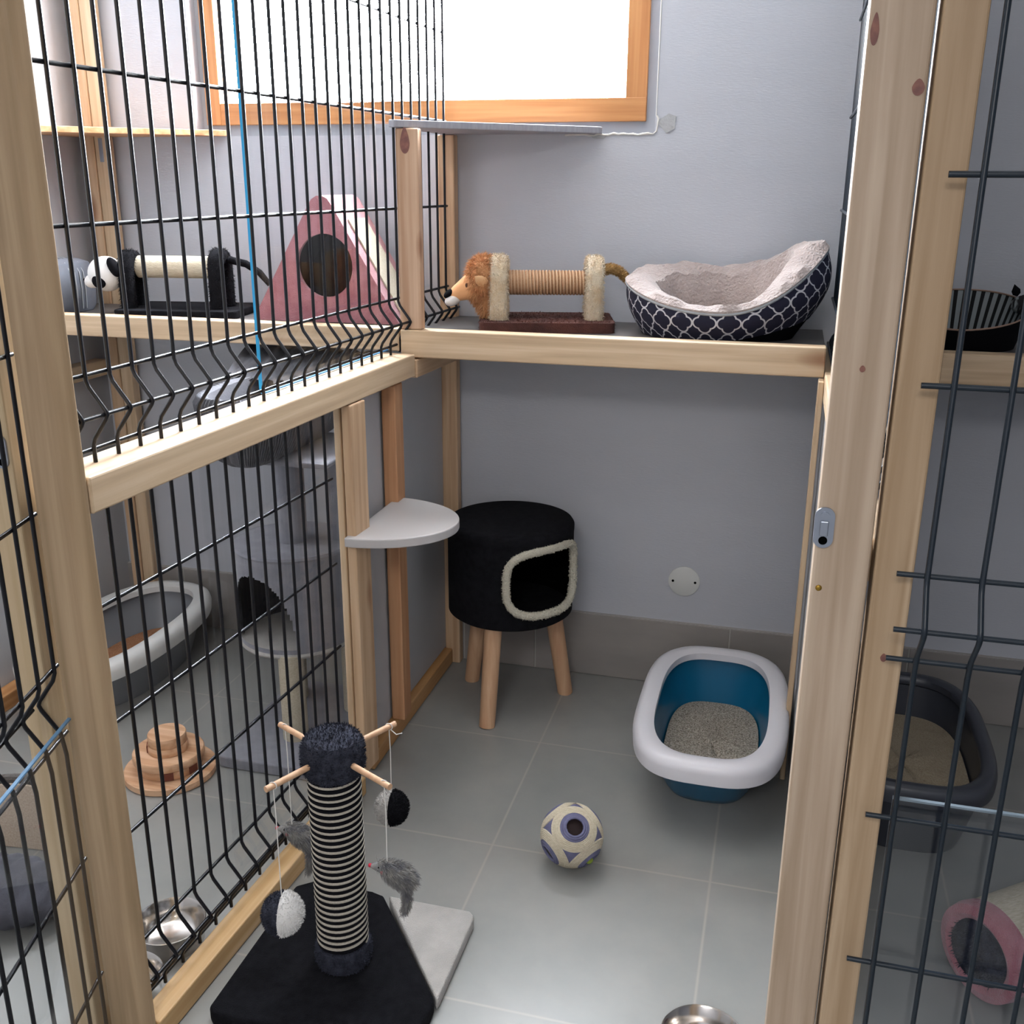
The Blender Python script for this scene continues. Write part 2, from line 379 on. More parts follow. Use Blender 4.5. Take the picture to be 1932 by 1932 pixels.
# torn plaster along the opening edge
cr=MB(); r2=random.Random(3)
pts=[(.36,1.418,1.452)]
x=.36
while x<.585: pts.append((x,1.4185,1.4565+r2.uniform(-.004,.001))); x+=.012
pts+= [(.584,1.4185,1.462),(.586,1.4185,1.475),(.588,1.4185,1.49),(.584,1.4185,1.497)]
cr.tube(pts,[.001]+[r2.uniform(.0015,.0032) for _ in pts[1:]],6)
cr.tube([(.582,1.4195,1.497+i*.02) for i in range(26)],[r2.uniform(.0008,.0018) for _ in range(26)],5)
struct(cr.build('trim_2',M_plaster,smooth=True))
c2=MB(); c2.prism([(0,0),(.02,.012),(.038,.006),(.036,-.022),(.016,-.032),(-.004,-.012)],0,.0015)
for v in c2.v: v.xyz=(v.x+.592,1.4205-v.z*1.0-.001,v.y+1.489)
c2.add([(.42,1.4185,1.4555),(.47,1.4185,1.4555),(.455,1.4185,1.444),(.43,1.4185,1.446)],[(0,1,2,3)])
struct(c2.build('trim_3',mat('patched_filler','#a9a9aa',.9,bump=1,bscale=60,bdist=.003)))
# plinth tiles along the back wall
bb=MB()
for a,b_ in ((-1.6,-.834),(-.83,-.374),(-.37,.086),(.09,.301),(.305,.846),(.85,1.306),(1.31,1.766),(1.77,3.3)):
    bb.box(a,b_,1.408,1.42,0.001,.188)
struct(bb.build('baseboard_back',M_tilepl,bevel=.0015))
struct(MB().box(-1.6,3.3,1.411,1.42,0,.1895).build('trim_4',M_grout))
# housing for the added fill lamp, out of view
lp=thing('added_fill_lamp','added square white flat fill lamp on the ceiling over the aisle, out of view','lamp',(.8,-2.6,2.46))
MB().box(-.48,.48,-.48,.48,0.004,.04).build('housing',M_lamp,lp,bevel=.004)
# ================================================================ MESH PANELS
def vwire(prof,rad=.0027):
    return MB().tube(prof,rad,8)
def mesh_panel(name,label,loc,rz,n,pitch,zprof,rows,x0,x1,mt,first=0,rad=.0032):
    """local frame: x = along the panel, y = fold direction, z up. zprof: [(y,z)...]"""
    t=thing(name,label,'mesh panel',loc,rz)
    me=vwire([(0,y,z) for y,z in zprof],rad).data('vertical_wire',mt,True,autos=60)
    for k in range(n):
        o=bpy.data.objects.new('vertical_wire',me); col.objects.link(o); o.parent=t; o.location=((first+k)*pitch,0,0)
    hm={}
    for (y,z) in rows:
        if 'h' not in hm: hm['h']=MB().tube([(x0,0,0),(x1,0,0)],rad,8).data('horizontal_wire',mt,True,autos=60)
        o=bpy.data.objects.new('horizontal_wire',hm['h']); col.objects.link(o); o.parent=t
        o.location=(0,y+.0045,z)
    return t
# left fence: local x axis runs into the room (+Y), fold points to +X  -> rotate so local x = (sin a,cos a), local y = -(...)?
# use rz = 90deg - a : local x -> (sin a, cos a); local y -> (-cos a, sin a) ; fold to +X means negative local y
def zfold(top,c,bot): return [(0,bot),(0,c-.098),(-.004,c-.088),(-.027,c-.058),(-.03,c-.052),(-.027,c-.046),(-.004,c-.016),(0,c-.006),(0,top)]
def rows(cs,c): return [(0,z) for z in cs]+[(0,c),(-.03,c-.052),(0,c-.105)]
mesh_panel('wire_mesh_panel','black folded wire mesh, upper panel of the left partition above the sloping rail',(-.004,-.003,0),PI/2-FA,29,.05,
    zfold(2.15,1.085,.962),rows([2.085,1.885,1.685,1.485,1.285],1.085),-.062,1.375,M_wire,first=-1)
mesh_panel('wire_mesh_panel','black folded wire mesh, lower panel of the left partition down to the floor rail',(math.sin(FA)*.004,.004,0),PI/2-FA,15,.05,
    zfold(.93,.16,.045),rows([.75,.56,.365],.16),-.062,.683,M_wire,first=-1)
# right partition (seen almost edge on)
mesh_panel('wire_mesh_panel','dark mesh seen edge-on behind the tall right post, above the shelf',(1.031,0,0),PI/2,28,.05,
    zfold(2.15,1.085,.962),rows([2.085,1.885,1.685,1.485,1.285],1.085),-.03,1.37,M_wire2,first=0)
# right cell door mesh, in front of its stile
mesh_panel('wire_mesh_panel','dark blue-black mesh on the closed door at the right edge',(1.0915,-.128,0),0,16,.0535,
    [(y,z) for y,z in zfold(2.1,.951,.06)][:0]+[(0,.04),(0,.84),(-.004,.862),(-.027,.893),(-.03,.90),(-.027,.907),(-.004,.938),(0,.948),(0,2.1)],
    [(0,z) for z in (1.952,1.752,1.552,1.352,1.152,.951,.853,.655,.453,.255)]+[(-.03,.90)],-.03,.86,M_wire2,rad=.0031)
# open door leaf at the left edge
HL=(-.047,-.080); LA=.26
leafrz=math.atan2(-math.cos(LA),math.sin(LA))
t=thing('mesh_door','open door leaf with black mesh at the left edge, hinged beside the near left post','door',(HL[0],HL[1],0),leafrz)
lf=[(0,.02),(0,.54),(-.004,.575),(-.027,.612),(-.03,.62),(-.027,.628),(-.004,.66),(0,.672),(0,2.1)]
me=MB().tube([(0,y,z) for y,z in lf],.0032,8).data('vertical_wire',M_wire,True,autos=60)
for k in range(14):
    o=bpy.data.objects.new('vertical_wire',me); col.objects.link(o); o.parent=t; o.location=(.02+.05*k,0,0)
me=MB().tube([(0,0,0),(.70,0,0)],.0032,8).data('horizontal_wire',M_wire,True,autos=60)
for y,z in [(0,.128),(0,.345),(0,.567),(-.03,.618),(0,.675),(0,.905),(0,1.125),(0,1.325),(0,1.525),(0,1.725),(0,1.925)]:
    o=bpy.data.objects.new('horizontal_wire',me); col.objects.link(o); o.parent=t; o.location=(.03 if z==.618 else 0,y-.0045 if z!=.618 else y-.0045,z)
MB().box(.70,.745,-.02,.025,.02,2.1).build('stile',W[2],t,bevel=.003)
pl=MB().box(.018,.69,.012,.016,.03,.60).build('acrylic_sheet',M_glass,t)
MB().box(.018,.69,.0115,.0165,.6005,.603).build('sheet_edge',M_bluedge,pl)
MB().box(.0135,.0175,.010,.018,.03,.603).build('sheet_edge',mat('grey_sheet_edge','#7d8084',.4),pl)
# acrylic sheets of the left partition
t=thing('acrylic_sheet','clear acrylic sheet with bright blue edge behind the upper left mesh','acrylic sheet',(0,0,0),-FA)
MB().box(-.034,-.030,.487,1.36,.968,2.1).build('sheet',M_glass,t)
MB().box(-.0345,-.0295,.482,.486,.968,2.1).build('side_edge',M_cyan,t)
MB().box(-.0345,-.0295,.487,1.36,.9655,.9675).build('bottom_edge',mat('blue_film','#3f9be0',.4),t)
t=thing('acrylic_sheet','clear acrylic sheet behind the lower left mesh, beside the white half-round shelf','acrylic sheet',(0,0,0),-FA)
MB().box(-.024,-.020,.26,.745,.06,.905).build('sheet',M_glass,t)
t=thing('acrylic_sheet','clear acrylic sheet low on the closed door at the right edge','acrylic sheet',(1.09,-.112,0))
MB().box(0,.80,0,.004,.06,.672).build('sheet',glassmat('hazy_acrylic',(.93,.95,.98,1),1.3),t)
MB().box(0,.80,-.0005,.0045,.6725,.675).build('sheet_edge',mat('pale_sheet_edge','#76838d',.4),t)
t=thing('divider_panel','glossy grey-blue board edge-on beside the dark mesh behind the tall right post','panel',(1.066,0,0))
MB().box(0,.006,.02,1.37,.97,2.14).build('board',mat('glossy_grey_board','#55606c',.12,spec=.7),t)
# ================================================================ TIMBERS
def latch(parent,x,y,z):
    p=MB()
    pr_=[]
    for k in range(17):
        a=PI*k/16; pr_.append((.0105*math.cos(a),.0125+.0105*math.sin(a)))
    for k in range(17):
        a=PI+PI*k/16; pr_.append((.0105*math.cos(a),-.0125+.0105*math.sin(a)))
    p.prism(pr_,0,.003)
    for v in p.v: v.xyz=(x+v.x,y-v.z,z+v.y)
    lt=p.build('latch_plate',M_zinc,parent,smooth=True,autos=40)
    MB().tube([(x,y-.003,z+.014),(x,y-.0045,z+.014)],.0045,12).build('screw',M_zinc,lt)
    MB().box(x-.0045,x+.0045,y-.0055,y-.003,z-.009,z+.008).build('catch',M_zinc,lt,bevel=.001)
    MB().tube([(x,y-.003,z-.0145),(x,y-.0034,z-.0145)],.0048,14).build('keyhole',M_black,lt)
    return lt
# near left post A; same pine, darkened in its colour for backlit shade
pA_=MB().prism([(-.032,-.100),(.0195,-.100),(.0255,-.0975),(.0355,-.084),(.0365,-.078),(-.032,-.078)],0,2.2).build('wooden_post',wood('shaded_left_pine',2,'#a78c6c','#98805f','#b69c7b',knots=True,kscale=.5),bevel=.002); tag(pA_,'near pine post at the left edge, in front of the partition mesh','post')
pB=thing('wooden_post','pale pine post with latch plate, behind the open mesh door at the left edge','post',(-.077,-.085,0))
MB().box(-.028,.018,-.016,.024,0,2.2).build('post',wood('latch_post_pine',2,'#cbb28e','#bfa57e','#d8c29f',knots=True,kscale=.8),pB,bevel=.003)
latch(pB,.004,-.016,.997)
# tall right posts C and D; backlit shade is mixed into their pine colours
pC=thing('wooden_post','wide near pine post at right with a steel latch plate and brass screw','post',(1.007,-.078,0))
MB().box(-.030,.029,-.022,.022,0,2.2).build('post',wood('near_right_pine',2,'#b09a84','#a28c75','#beaa95',knots=True,kscale=.45),pC,bevel=.0035,seg=3)
latch(pC,-.0225,-.022,.988)
MB().ball((-.0215,-.022,.917),.0036,.0018,.0036,12).build('brass_screw',M_brass,pC)
pD=thing('wooden_post','near pine post at right, shade put into its colour, beside the closed mesh door','post',(1.062,-.078,0))
MB().box(-.021,.020,-.022,.022,0,2.2).build('post',wood('shaded_right_pine_b',2,'#aa9072','#9c8162','#b9a083',knots=True,kscale=.4),pD,bevel=.0025)
# left partition rails
ftimber('wooden_rail',-.040,.0425,-.073,1.03,.91,.962,1,'pine middle rail of the left partition, under the upper mesh','rail',pale=True)
ftimber('wooden_rail',.020,.045,1.034,1.36,.905,.948,1,'short pine rail under the shelf end, against the grey divider panel','rail')
ftimber('wooden_rail',.0035,.046,-.074,.683,.002,.046,1,'pine floor rail of the left partition, beside the scratching post','rail',pale=False,mt=wood('floor_rail_pine',1,'#c9a576','#bd9764','#d5b488',knots=True,kscale=.7))
timber('wooden_rail',.020,.064,.775,1.372,.002,.048,1,'pine floor rail under the grey divider panel, behind the scratching post','rail',mt=wood('floor_rail_pine_dark',1,'#b98a58','#a87846','#c49868'))
ftimber('wooden_post',.024,.045,.687,.757,.048,.908,2,'narrow pine post that the white half-round shelf is fixed to','post')
ftimber('wooden_post',-.002,.014,.700,.745,.048,.908,2,'pine batten at the end of the lower left mesh','post',pale=True)
timber('wooden_post',.047,.081,.935,.985,.050,.903,2,'slim pine stud against the grey divider panel, below the half-round shelf','post',mt=wood('stud_pine',2,'#bf8d66','#b07e58','#c99a74',knots=False))
tag(MB().box(.030,.042,.762,1.40,.050,.905).build('divider_panel',M_paint2),'grey solid divider panel behind the white half-round shelf','panel')
# corner posts
timber('wooden_post',.041,.085,1.376,1.4075,0.0,1.455,2,'pine corner post against the back wall, left of the lion toy','post')
timber('wooden_post',.056,.109,1.046,1.072,1.0155,1.455,2,'knotty pine post standing on the shelf beam, holding the grey corner shelf','post',mt=wood('knotty_pine',2,'#be9c80','#b08a6c','#caa98d',knots=True,kscale=1.35))
M_knot=mat('knot_heartwood','#86584a',.6,c2='#6f4640',scale=90)
def knot(parent,x,y,z,rx,rz,tip=1.0):
    k=MB().prism([(rx*math.cos(a)*(1-.35*max(0,math.sin(a))),rz*math.sin(a)*(1 if math.sin(a)<0 else tip)) for a in [2*PI*i/24 for i in range(24)]],0,.0005)
    o=Vector(parent.location)
    for v in k.v: v.xyz=(x+v.x-o.x,y-v.z-o.y,z+v.y-o.z)
    return k.build('knot',M_knot,parent)
for o_ in list(bpy.data.objects):
    if o_.get('label','').startswith('knotty pine post'): knot(o_,.079,1.0459,1.424,.0115,.022,1.5)
knot(pC,1.028,-.1001,1.430,.0058,.0075,1.0); knot(pC,.9835,-.1001,1.48,.004,.013,1.2); knot(pC,1.006,-.1001,1.162,.003,.0035)
knot(pD,1.062,-.1001,.842,.0035,.005)
# left corner posts
timber('wooden_post',-.990,-.953,1.372,1.4075,0,2.2,2,'pine corner post at the far left, by the panda toy','post')
pE=thing('wooden_post','second pine corner post at the far left, with a small grey bracket','post',(-.9335,1.388,0))
MB().box(-.018,.019,-.014,.0195,0,2.2).build('post',Wl[2],pE,bevel=.003)
MB().box(-.004,.008,-.0165,-.0142,1.39,1.452).build('bracket',M_zinc,pE,bevel=.001)
# shelf beams
timber('shelf_beam',.058,1.012,1.040,1.085,.951,1.015,0,'pine front beam of the middle shelf, under the lion toy and patterned bed','beam',pale=True)
timber('shelf_beam',-1.029,.054,1.040,1.085,.964,1.017,0,'pine front beam of the left shelf, under the panda toy and pink house','beam',pale=True)
timber('shelf_beam',1.060,2.10,1.040,1.085,.951,1.015,0,'pine front beam of the right shelf, under the black bed','beam',pale=True)
tag(MB().box(.060,1.012,1.087,1.406,.990,1.005).build('shelf_board',M_shelf,bevel=.001),'dark shelf board carrying the lion toy and the patterned bed','shelf')
tag(MB().box(-1.029,-.036,1.087,1.371,.990,1.005).build('shelf_board',M_shelf,bevel=.001),'dark shelf board carrying the panda toy and the pink house','shelf')
tag(MB().box(1.060,2.10,1.087,1.406,.990,1.005).build('shelf_board',M_shelf,bevel=.001),'dark shelf board carrying the black zebra-striped bed','shelf')
# right partition timbers
timber('wooden_rail',1.013,1.058,-.053,1.405,.912,.9635,1,'pine middle rail of the right partition, hidden behind the tall right post','rail',pale=True)
timber('wooden_post',1.001,1.0125,.995,1.038,0,.9505,2,'slim pale stud under the right end of the middle shelf beam','post',pale=True,bevel=.002)
tag(MB().box(1.020,1.034,.30,1.406,.0,.911).build('divider_panel',M_paint2),'grey solid divider panel right of the blue litter box','panel')
ftimber('wooden_rail',-.96,-.915,.0,.0,0,.0,1,'x','rail') if False else None
timber('wooden_rail',-1.029,-.985,-.3,1.368,.0,.045,1,'orange pine floor rail along the far left wall','rail',mt=wood('skirting_pine',1,'#c08a58','#b27c4a','#cc9868'))
timber('wooden_rail',-1.029,-.985,1.10,1.368,.80,.845,1,'short pine block on the far left wall below the left shelf','rail',pale=True)
# corner shelves near the window
def tri(name,P,z,mt,label):
    b=MB().prism(P,z,z+.0155); o=b.build(name,mt,bevel=.0015); return tag(o,label,'shelf')
tri('corner_shelf',[(.046,1.036),(.060,1.032),(.452,1.40),(.452,1.4195),(.046,1.4195)],1.4565,mat('grey_painted_board','#96959c',.6,c2='#a2a1a7',scale=30,stretch=(1,8,1)),'grey triangular corner shelf under the window, on the knotty post')
tri('corner_shelf',[(-1.029,1.4195),(-.57,1.4195),(-.57,1.41),(-1.015,1.02),(-1.029,1.02)],1.4565,wood('corner_plank',0,'#d3a277','#c38e60','#e0b68e',knots=True,kscale=1.2),'pale wood triangular corner shelf at the upper left, below the window')
# half round shelf
hs=MB(); P=[(0,-.155)]+[(.20*math.sin(a),-.155*math.cos(a)) for a in [PI*i/36 for i in range(1,36)]]+[(0,.155)]
P=[(x_,y_) for x_,y_ in P]
hs.prism(P,0,.021)
o=hs.build('half_round_shelf',M_semi,bevel=.003)
o.location=(.0555+.10+.007,.822,.606); tag(o,'white half-round shelf fixed to the grey divider panel','shelf')
# blank plate on the wall
cp=thing('cover_plate','round pale blank cover plate low on the back wall','cover plate',(.7155,1.4195,.3105))
MB().lathe([(0,0),(.0425,0),(.0425,.003),(.040,.0045),(0,.0045)],axis=(0,-1,0),n=40).build('plate',mat('ivory_plate','#cccdca',.5),cp,smooth=True)
for sx_ in (-.03,.03): MB().lathe([(0,.0045),(.0035,.0045),(.0035,.0055),(0,.0055)],c=(sx_,0,0),axis=(0,-1,0),n=12).build('screw',M_black,cp)
# ================================================================ SCRATCHING POST
def helix(r_,z0,z1,turns,rad,phase=0,n=6,seg=36,axis='z'):
    N=int(turns*seg); pts=[]
    for i in range(N+1):
        a=2*PI*i/seg+phase; h=z0+(z1-z0)*i/N
        pts.append((r_*math.cos(a),r_*math.sin(a),h) if axis=='z' else (h,r_*math.cos(a),r_*math.sin(a)))
    return MB().tube(pts,rad,n)
SP=(.262,.153,0)
sp=thing('scratching_post','black and white rope scratching post with four rods on a two-tone plush base','scratching post',SP)
def rr_box(x0,x1,y0,y1,r_,k=6):
    P=[]
    for cx,cy,a0 in ((x1-r_,y0+r_,-PI/2),(x1-r_,y1-r_,0),(x0+r_,y1-r_,PI/2),(x0+r_,y0+r_,PI)):
        for i in range(k+1): a=a0+PI/2*i/k; P.append((cx+r_*math.cos(a),cy+r_*math.sin(a)))
    return P
bx0,bx1,by0,by1=-.172,.190,-.175,.180
# dark part of the base and the light grey corner
dk=MB().prism([(bx0+.012,by0),(bx0,by0+.012),(bx0,by1-.025),(bx0+.03,by1),(-.020,by1),(.005,by1-.006),(bx1-.004,-.048),(bx1-.002,-.075),(bx1-.02,by0)],.001,.031)
dk.build('base_dark',M_blackplush,sp,smooth=True,bevel=.006,seg=3,autos=80)
lg=MB().prism([(.013,by1),(bx1-.012,by1),(bx1,by1-.012),(bx1,-.03),(bx1-.001,-.046)],.001,.027)
lg.build('base_light',M_grplush,sp,smooth=True,bevel=.004,seg=3,autos=80)
MB().lathe([(.0,.03),(.041,.03),(.041,.40),(0,.40)],n=36).build('pole_core',M_blrope,sp,smooth=True)
helix(.0422,.074,.418,28,.0031,0).build('white_rope',M_whrope,sp,smooth=True)
helix(.0416,.074,.416,28,.0034,PI).build('black_rope',M_blrope,sp,smooth=True)
cf=MB().lathe([(.0,.030),(.046,.031),(.049,.036),(.049,.062),(.0475,.070),(.041,.072)],n=40); cf.fuzz(1800,.004,.0016,rng); cf.build('base_cuff',M_char,sp,smooth=True)
cp_=MB().lathe([(.041,.409),(.047,.411),(.051,.418),(.052,.445),(.050,.463),(.044,.474),(.030,.478),(0,.479)],n=40); cp_.fuzz(3600,.0055,.0016,rng,(0,0,.2)); cp_.build('plush_cap',M_char,sp,smooth=True)
# rods: four, in a cross
hang=[]
for (ex,ey) in ((-.130,.066),(-.058,-.122),(.126,-.064),(.062,.122)):
    d=Vector((ex,ey,0)).normalized(); z_=.441
    MB().tube([d*.045+Vector((0,0,z_)),Vector((ex,ey,z_))],.0052,12).build('rod',Wbeech,sp,smooth=True,autos=50)
    hang.append(Vector(SP)+Vector((ex,ey,z_))-d*.014)
def string(t,top,z0,loc):
    # loop round the rod and the cord down, in the toy's frame
    b=MB(); c=top-Vector(loc)
    b.tube([c+Vector((.0062*math.cos(a),0,.0062*math.sin(a))) for a in [2*PI*i/14 for i in range(14)]],.0009,5,closed=True)
    b.tube([c+Vector((0,0,-.006)),c+Vector((.001,0,-.05)),Vector((0,0,z0))],.0009,5)
    b.build('string',M_string,t,smooth=True); return t
def pompom(top,z,label,rz,mA,mB,k_=1.0):
    loc=(top.x,top.y,z); t=thing('pompom_ball',label,'toy ball',loc,0,'pompoms hanging from the scratching post rods')
    q=Matrix.Rotation(rz,3,'Z')
    for sgn,mt,nm in ((1,mA,'dark_half'),(-1,mB,'light_half')):
        def fn(u,v):
            a=-PI/2+PI*u if sgn>0 else PI/2+PI*u; th=PI*(v*.998+.001)
            return q@Vector((.034*k_*math.sin(th)*math.cos(a),.034*k_*math.sin(th)*math.sin(a),-.036*k_*math.cos(th)))
        b=MB().grid(fn,16,16); b.fuzz(1500,.004,.0012,rng); b.build(nm,mt,t,smooth=True)
    string(t,top,.034*k_,loc); return t
pompom(hang[1],.200,'dark grey and white pompom hanging left of the rope post, lower one',R(190),M_char,M_whitefelt)
pompom(hang[3],.278,'light grey and black pompom hanging right of the rope post, higher one',R(5),M_blackplush,M_grplush,.88)
def mouse(top,z,label):
    loc=(top.x,top.y,z); t=thing('toy_mouse',label,'toy mouse',loc,0,'fur mice hanging from the scratching post rods')
    b=MB()
    b.lathe([(.0,-.034),(.004,-.031),(.009,-.022),(.013,-.012),(.016,.0),(.017,.012),(.014,.024),(.006,.034),(0,.036)],c=(.014,0,-.014),axis=(.9,.0,-.42),n=16)
    b.fuzz(2600,.013,.0009,rng,(.7,0,-.55)); b.build('body',M_mouse,t)
    MB().lathe([(.0,-.018),(.003,-.016),(.0075,-.006),(.010,.004),(.009,.012),(0,.015)],c=(-.012,0,-.008),axis=(.95,0,.1),n=14).build('head',M_mouse,t,smooth=True)
    MB().ball((-.030,0,-.009),.0034,n=10).build('nose',M_red,t,smooth=True)
    MB().ball((-.006,-.0095,-.012),.003,.0015,.004,10).build('ear',M_red,t,smooth=True)
    MB().ball((-.012,-.0085,-.004),.0014,n=8).build('eye',M_black,t,smooth=True)
    tb=MB().tube([(.030,0,-.034),(.033,0,-.055),(.030,0,-.078),(.024,0,-.096)],[.006,.006,.005,.001],8); tb.fuzz(900,.011,.0009,rng,(0,0,-1.0)); tb.build('tail',M_mouse,t)
    string(t,top,.002,loc); return t
mouse(hang[0],.240,'grey fur mouse with red nose hanging left of the rope post, above the mesh foot')
mouse(hang[2],.292,'grey fur mouse with red nose hanging right of the rope post, by the black rope')
tl=MB().tube([hang[3]+Vector((.004,0,-.006)),hang[3]+Vector((.014,-.002,-.012)),hang[3]+Vector((.024,0,-.009))],.001,5)
o=tl.build('string_end',M_string,None,smooth=True)
o.parent=sp; o.location=Vector(o.location)-Vector(SP)
# ================================================================ BOWLS
def bowl(loc,r_,h,label):
    t=thing('steel_bowl',label,'bowl',loc,0,'stainless steel bowls')
    s_=r_/.066
    MB().lathe([(0,.003),(.050*s_,.003),(.056*s_,0),(.060*s_,.0),(.058*s_,h*.4),(.062*s_,h*.85),(.066*s_,h),(.0665*s_,h+.001),(.065*s_,h+.002),(.0615*s_,h-.001),(.055*s_,h*.55),(.048*s_,h*.22),(.040*s_,h*.15),(0,h*.13)],n=56,open_=True).build('bowl',M_steel,t,smooth=True,autos=70)
    return t
bowl((-.080,.140,0),.065,.044,'steel bowl behind the lower left mesh, the one fully in view')
bowl((-.075,-.005,0),.065,.044,'steel bowl half hidden by the near left post, in front of the other one')
bowl((.893,.128,0),.067,.044,'steel bowl cut off by the bottom edge, on the tiles near the right post')
# ================================================================ WOODEN PUZZLE
pz=thing('wooden_treat_puzzle','three-tier round wooden treat puzzle on the floor of the left cell','cat puzzle',(-.402,.640,0))
def disc(r_,z0,z1,nm,cut=None,ang=0):
    b=MB().lathe([(0,z0),(r_*.97,z0),(r_,z0+.003),(r_,z1-.003),(r_*.97,z1),(0,z1)],n=48); return b.build(nm,Wpuz,pz,smooth=True,autos=40)
disc(.106,0,.020,'base_disc'); disc(.074,.0202,.044,'middle_ring'); disc(.082,.0442,.064,'middle_disc')
disc(.046,.0642,.084,'top_ring'); disc(.044,.0842,.108,'top_disc')
for a,r_,z0,z1 in ((R(-60),.0735,.022,.043),(R(-150),.0455,.066,.083),(R(-12),.0735,.022,.043)):
    b=MB().box(-.003,.0025,-.012,.012,z0,z1)
    for v in b.v:
        x_,y_=v.x+r_-.001,v.y; v.x,v.y=x_*math.cos(a)-y_*math.sin(a),x_*math.sin(a)+y_*math.cos(a)
    b.build('treat_slot',mat('dark_slot','#6e3a2c',.7),pz)
# ================================================================ SISAL BALL
bl=thing('sisal_ball','cream sisal ball with grey-violet rimmed holes on the tiled floor','toy ball',(.588,.563,.0645))
S=.0625
ph=(1+5**.5)/2
dirs=[Vector(v).normalized() for v in [(0,1,ph),(0,1,-ph),(0,-1,ph),(0,-1,-ph),(1,ph,0),(1,-ph,0),(-1,ph,0),(-1,-ph,0),(ph,0,1),(ph,0,-1),(-ph,0,1),(-ph,0,-1)]]
# cube-like arrangement: six holes, eight triangles between them
hd=[Vector(v) for v in ((1,0,0),(-1,0,0),(0,1,0),(0,-1,0),(0,0,1),(0,0,-1))]
toc=(Vector((.927,-1.201,1.3428))-Vector((.588,.563,.0645))).normalized()
up_=Vector((0,0,1)); rt=toc.cross(up_).normalized()*-1; up_=rt.cross(toc)*-1
if up_.z<0: up_=-up_
if rt.x<0: rt=-rt
fc=(toc+rt*.10+up_*.27).normalized()            # hole that faces the camera, a little high
q0=Vector((0,0,1)).rotation_difference(fc).to_matrix()
want=(-rt*.80-up_*.62+toc*.30).normalized()     # second hole, lower left
base=q0.inverted()@want; ang=math.atan2(base.y,base.x)
q=q0@Matrix.Rotation(ang,3,'Z')
holes=[q@h for h in hd]; tris=[q@Vector((a,b_,c)).normalized() for a in(1,-1) for b_ in(1,-1) for c in(1,-1)]
HC=math.cos(R(16)); body=MB()
def sph(u,v):
    a=2*PI*u; th=PI*(v*.998+.001); return Vector((math.sin(th)*math.cos(a),math.sin(th)*math.sin(a),-math.cos(th)))*S
body.grid(sph,96,64,cu=True,skip=lambda u,v: any(sph(u,v).normalized().dot(h)>HC for h in holes))
body.build('ball_core',M_purple,bl,smooth=True)
cr=MB()                                              # rings of cream rope round each hole
for h in holes:
    e1=h.orthogonal().normalized(); e2=h.cross(e1)
    for th in (29,32.2,35.4,38.6,41.8,45.0):
        pts=[]
        for i in range(48):
            a=2*PI*i/48; d=h*math.cos(R(th))+(e1*math.cos(a)+e2*math.sin(a))*math.sin(R(th)); pts.append(d*(S+.0006))
        cr.tube(pts,.0021,6,closed=True)
cr.build('sisal_winding',M_sisalp,bl,smooth=True)
hr=MB()
for h in holes:
    e1=h.orthogonal().normalized(); e2=h.cross(e1)
    for th,rr_ in ((18,.0030),(22,.0028),(26,.0024)):
        hr.tube([ (h*math.cos(R(th))+(e1*math.cos(a)+e2*math.sin(a))*math.sin(R(th)))*(S+.0004) for a in [2*PI*i/40 for i in range(40)]],rr_,6,closed=True)
hr.build('hole_rims',M_purple,bl,smooth=True)
MB().ball((0,0,0),S*.82,n=32).build('inner_shell',mat('dark_inner_shell','#2a1c1c',.9),bl,smooth=True)
MB().ball((.038,-.012,-.043),.010,.010,.008,12).build('yellow_insert',mat('yellow_green_felt','#93a83c',.8),bl,smooth=True)
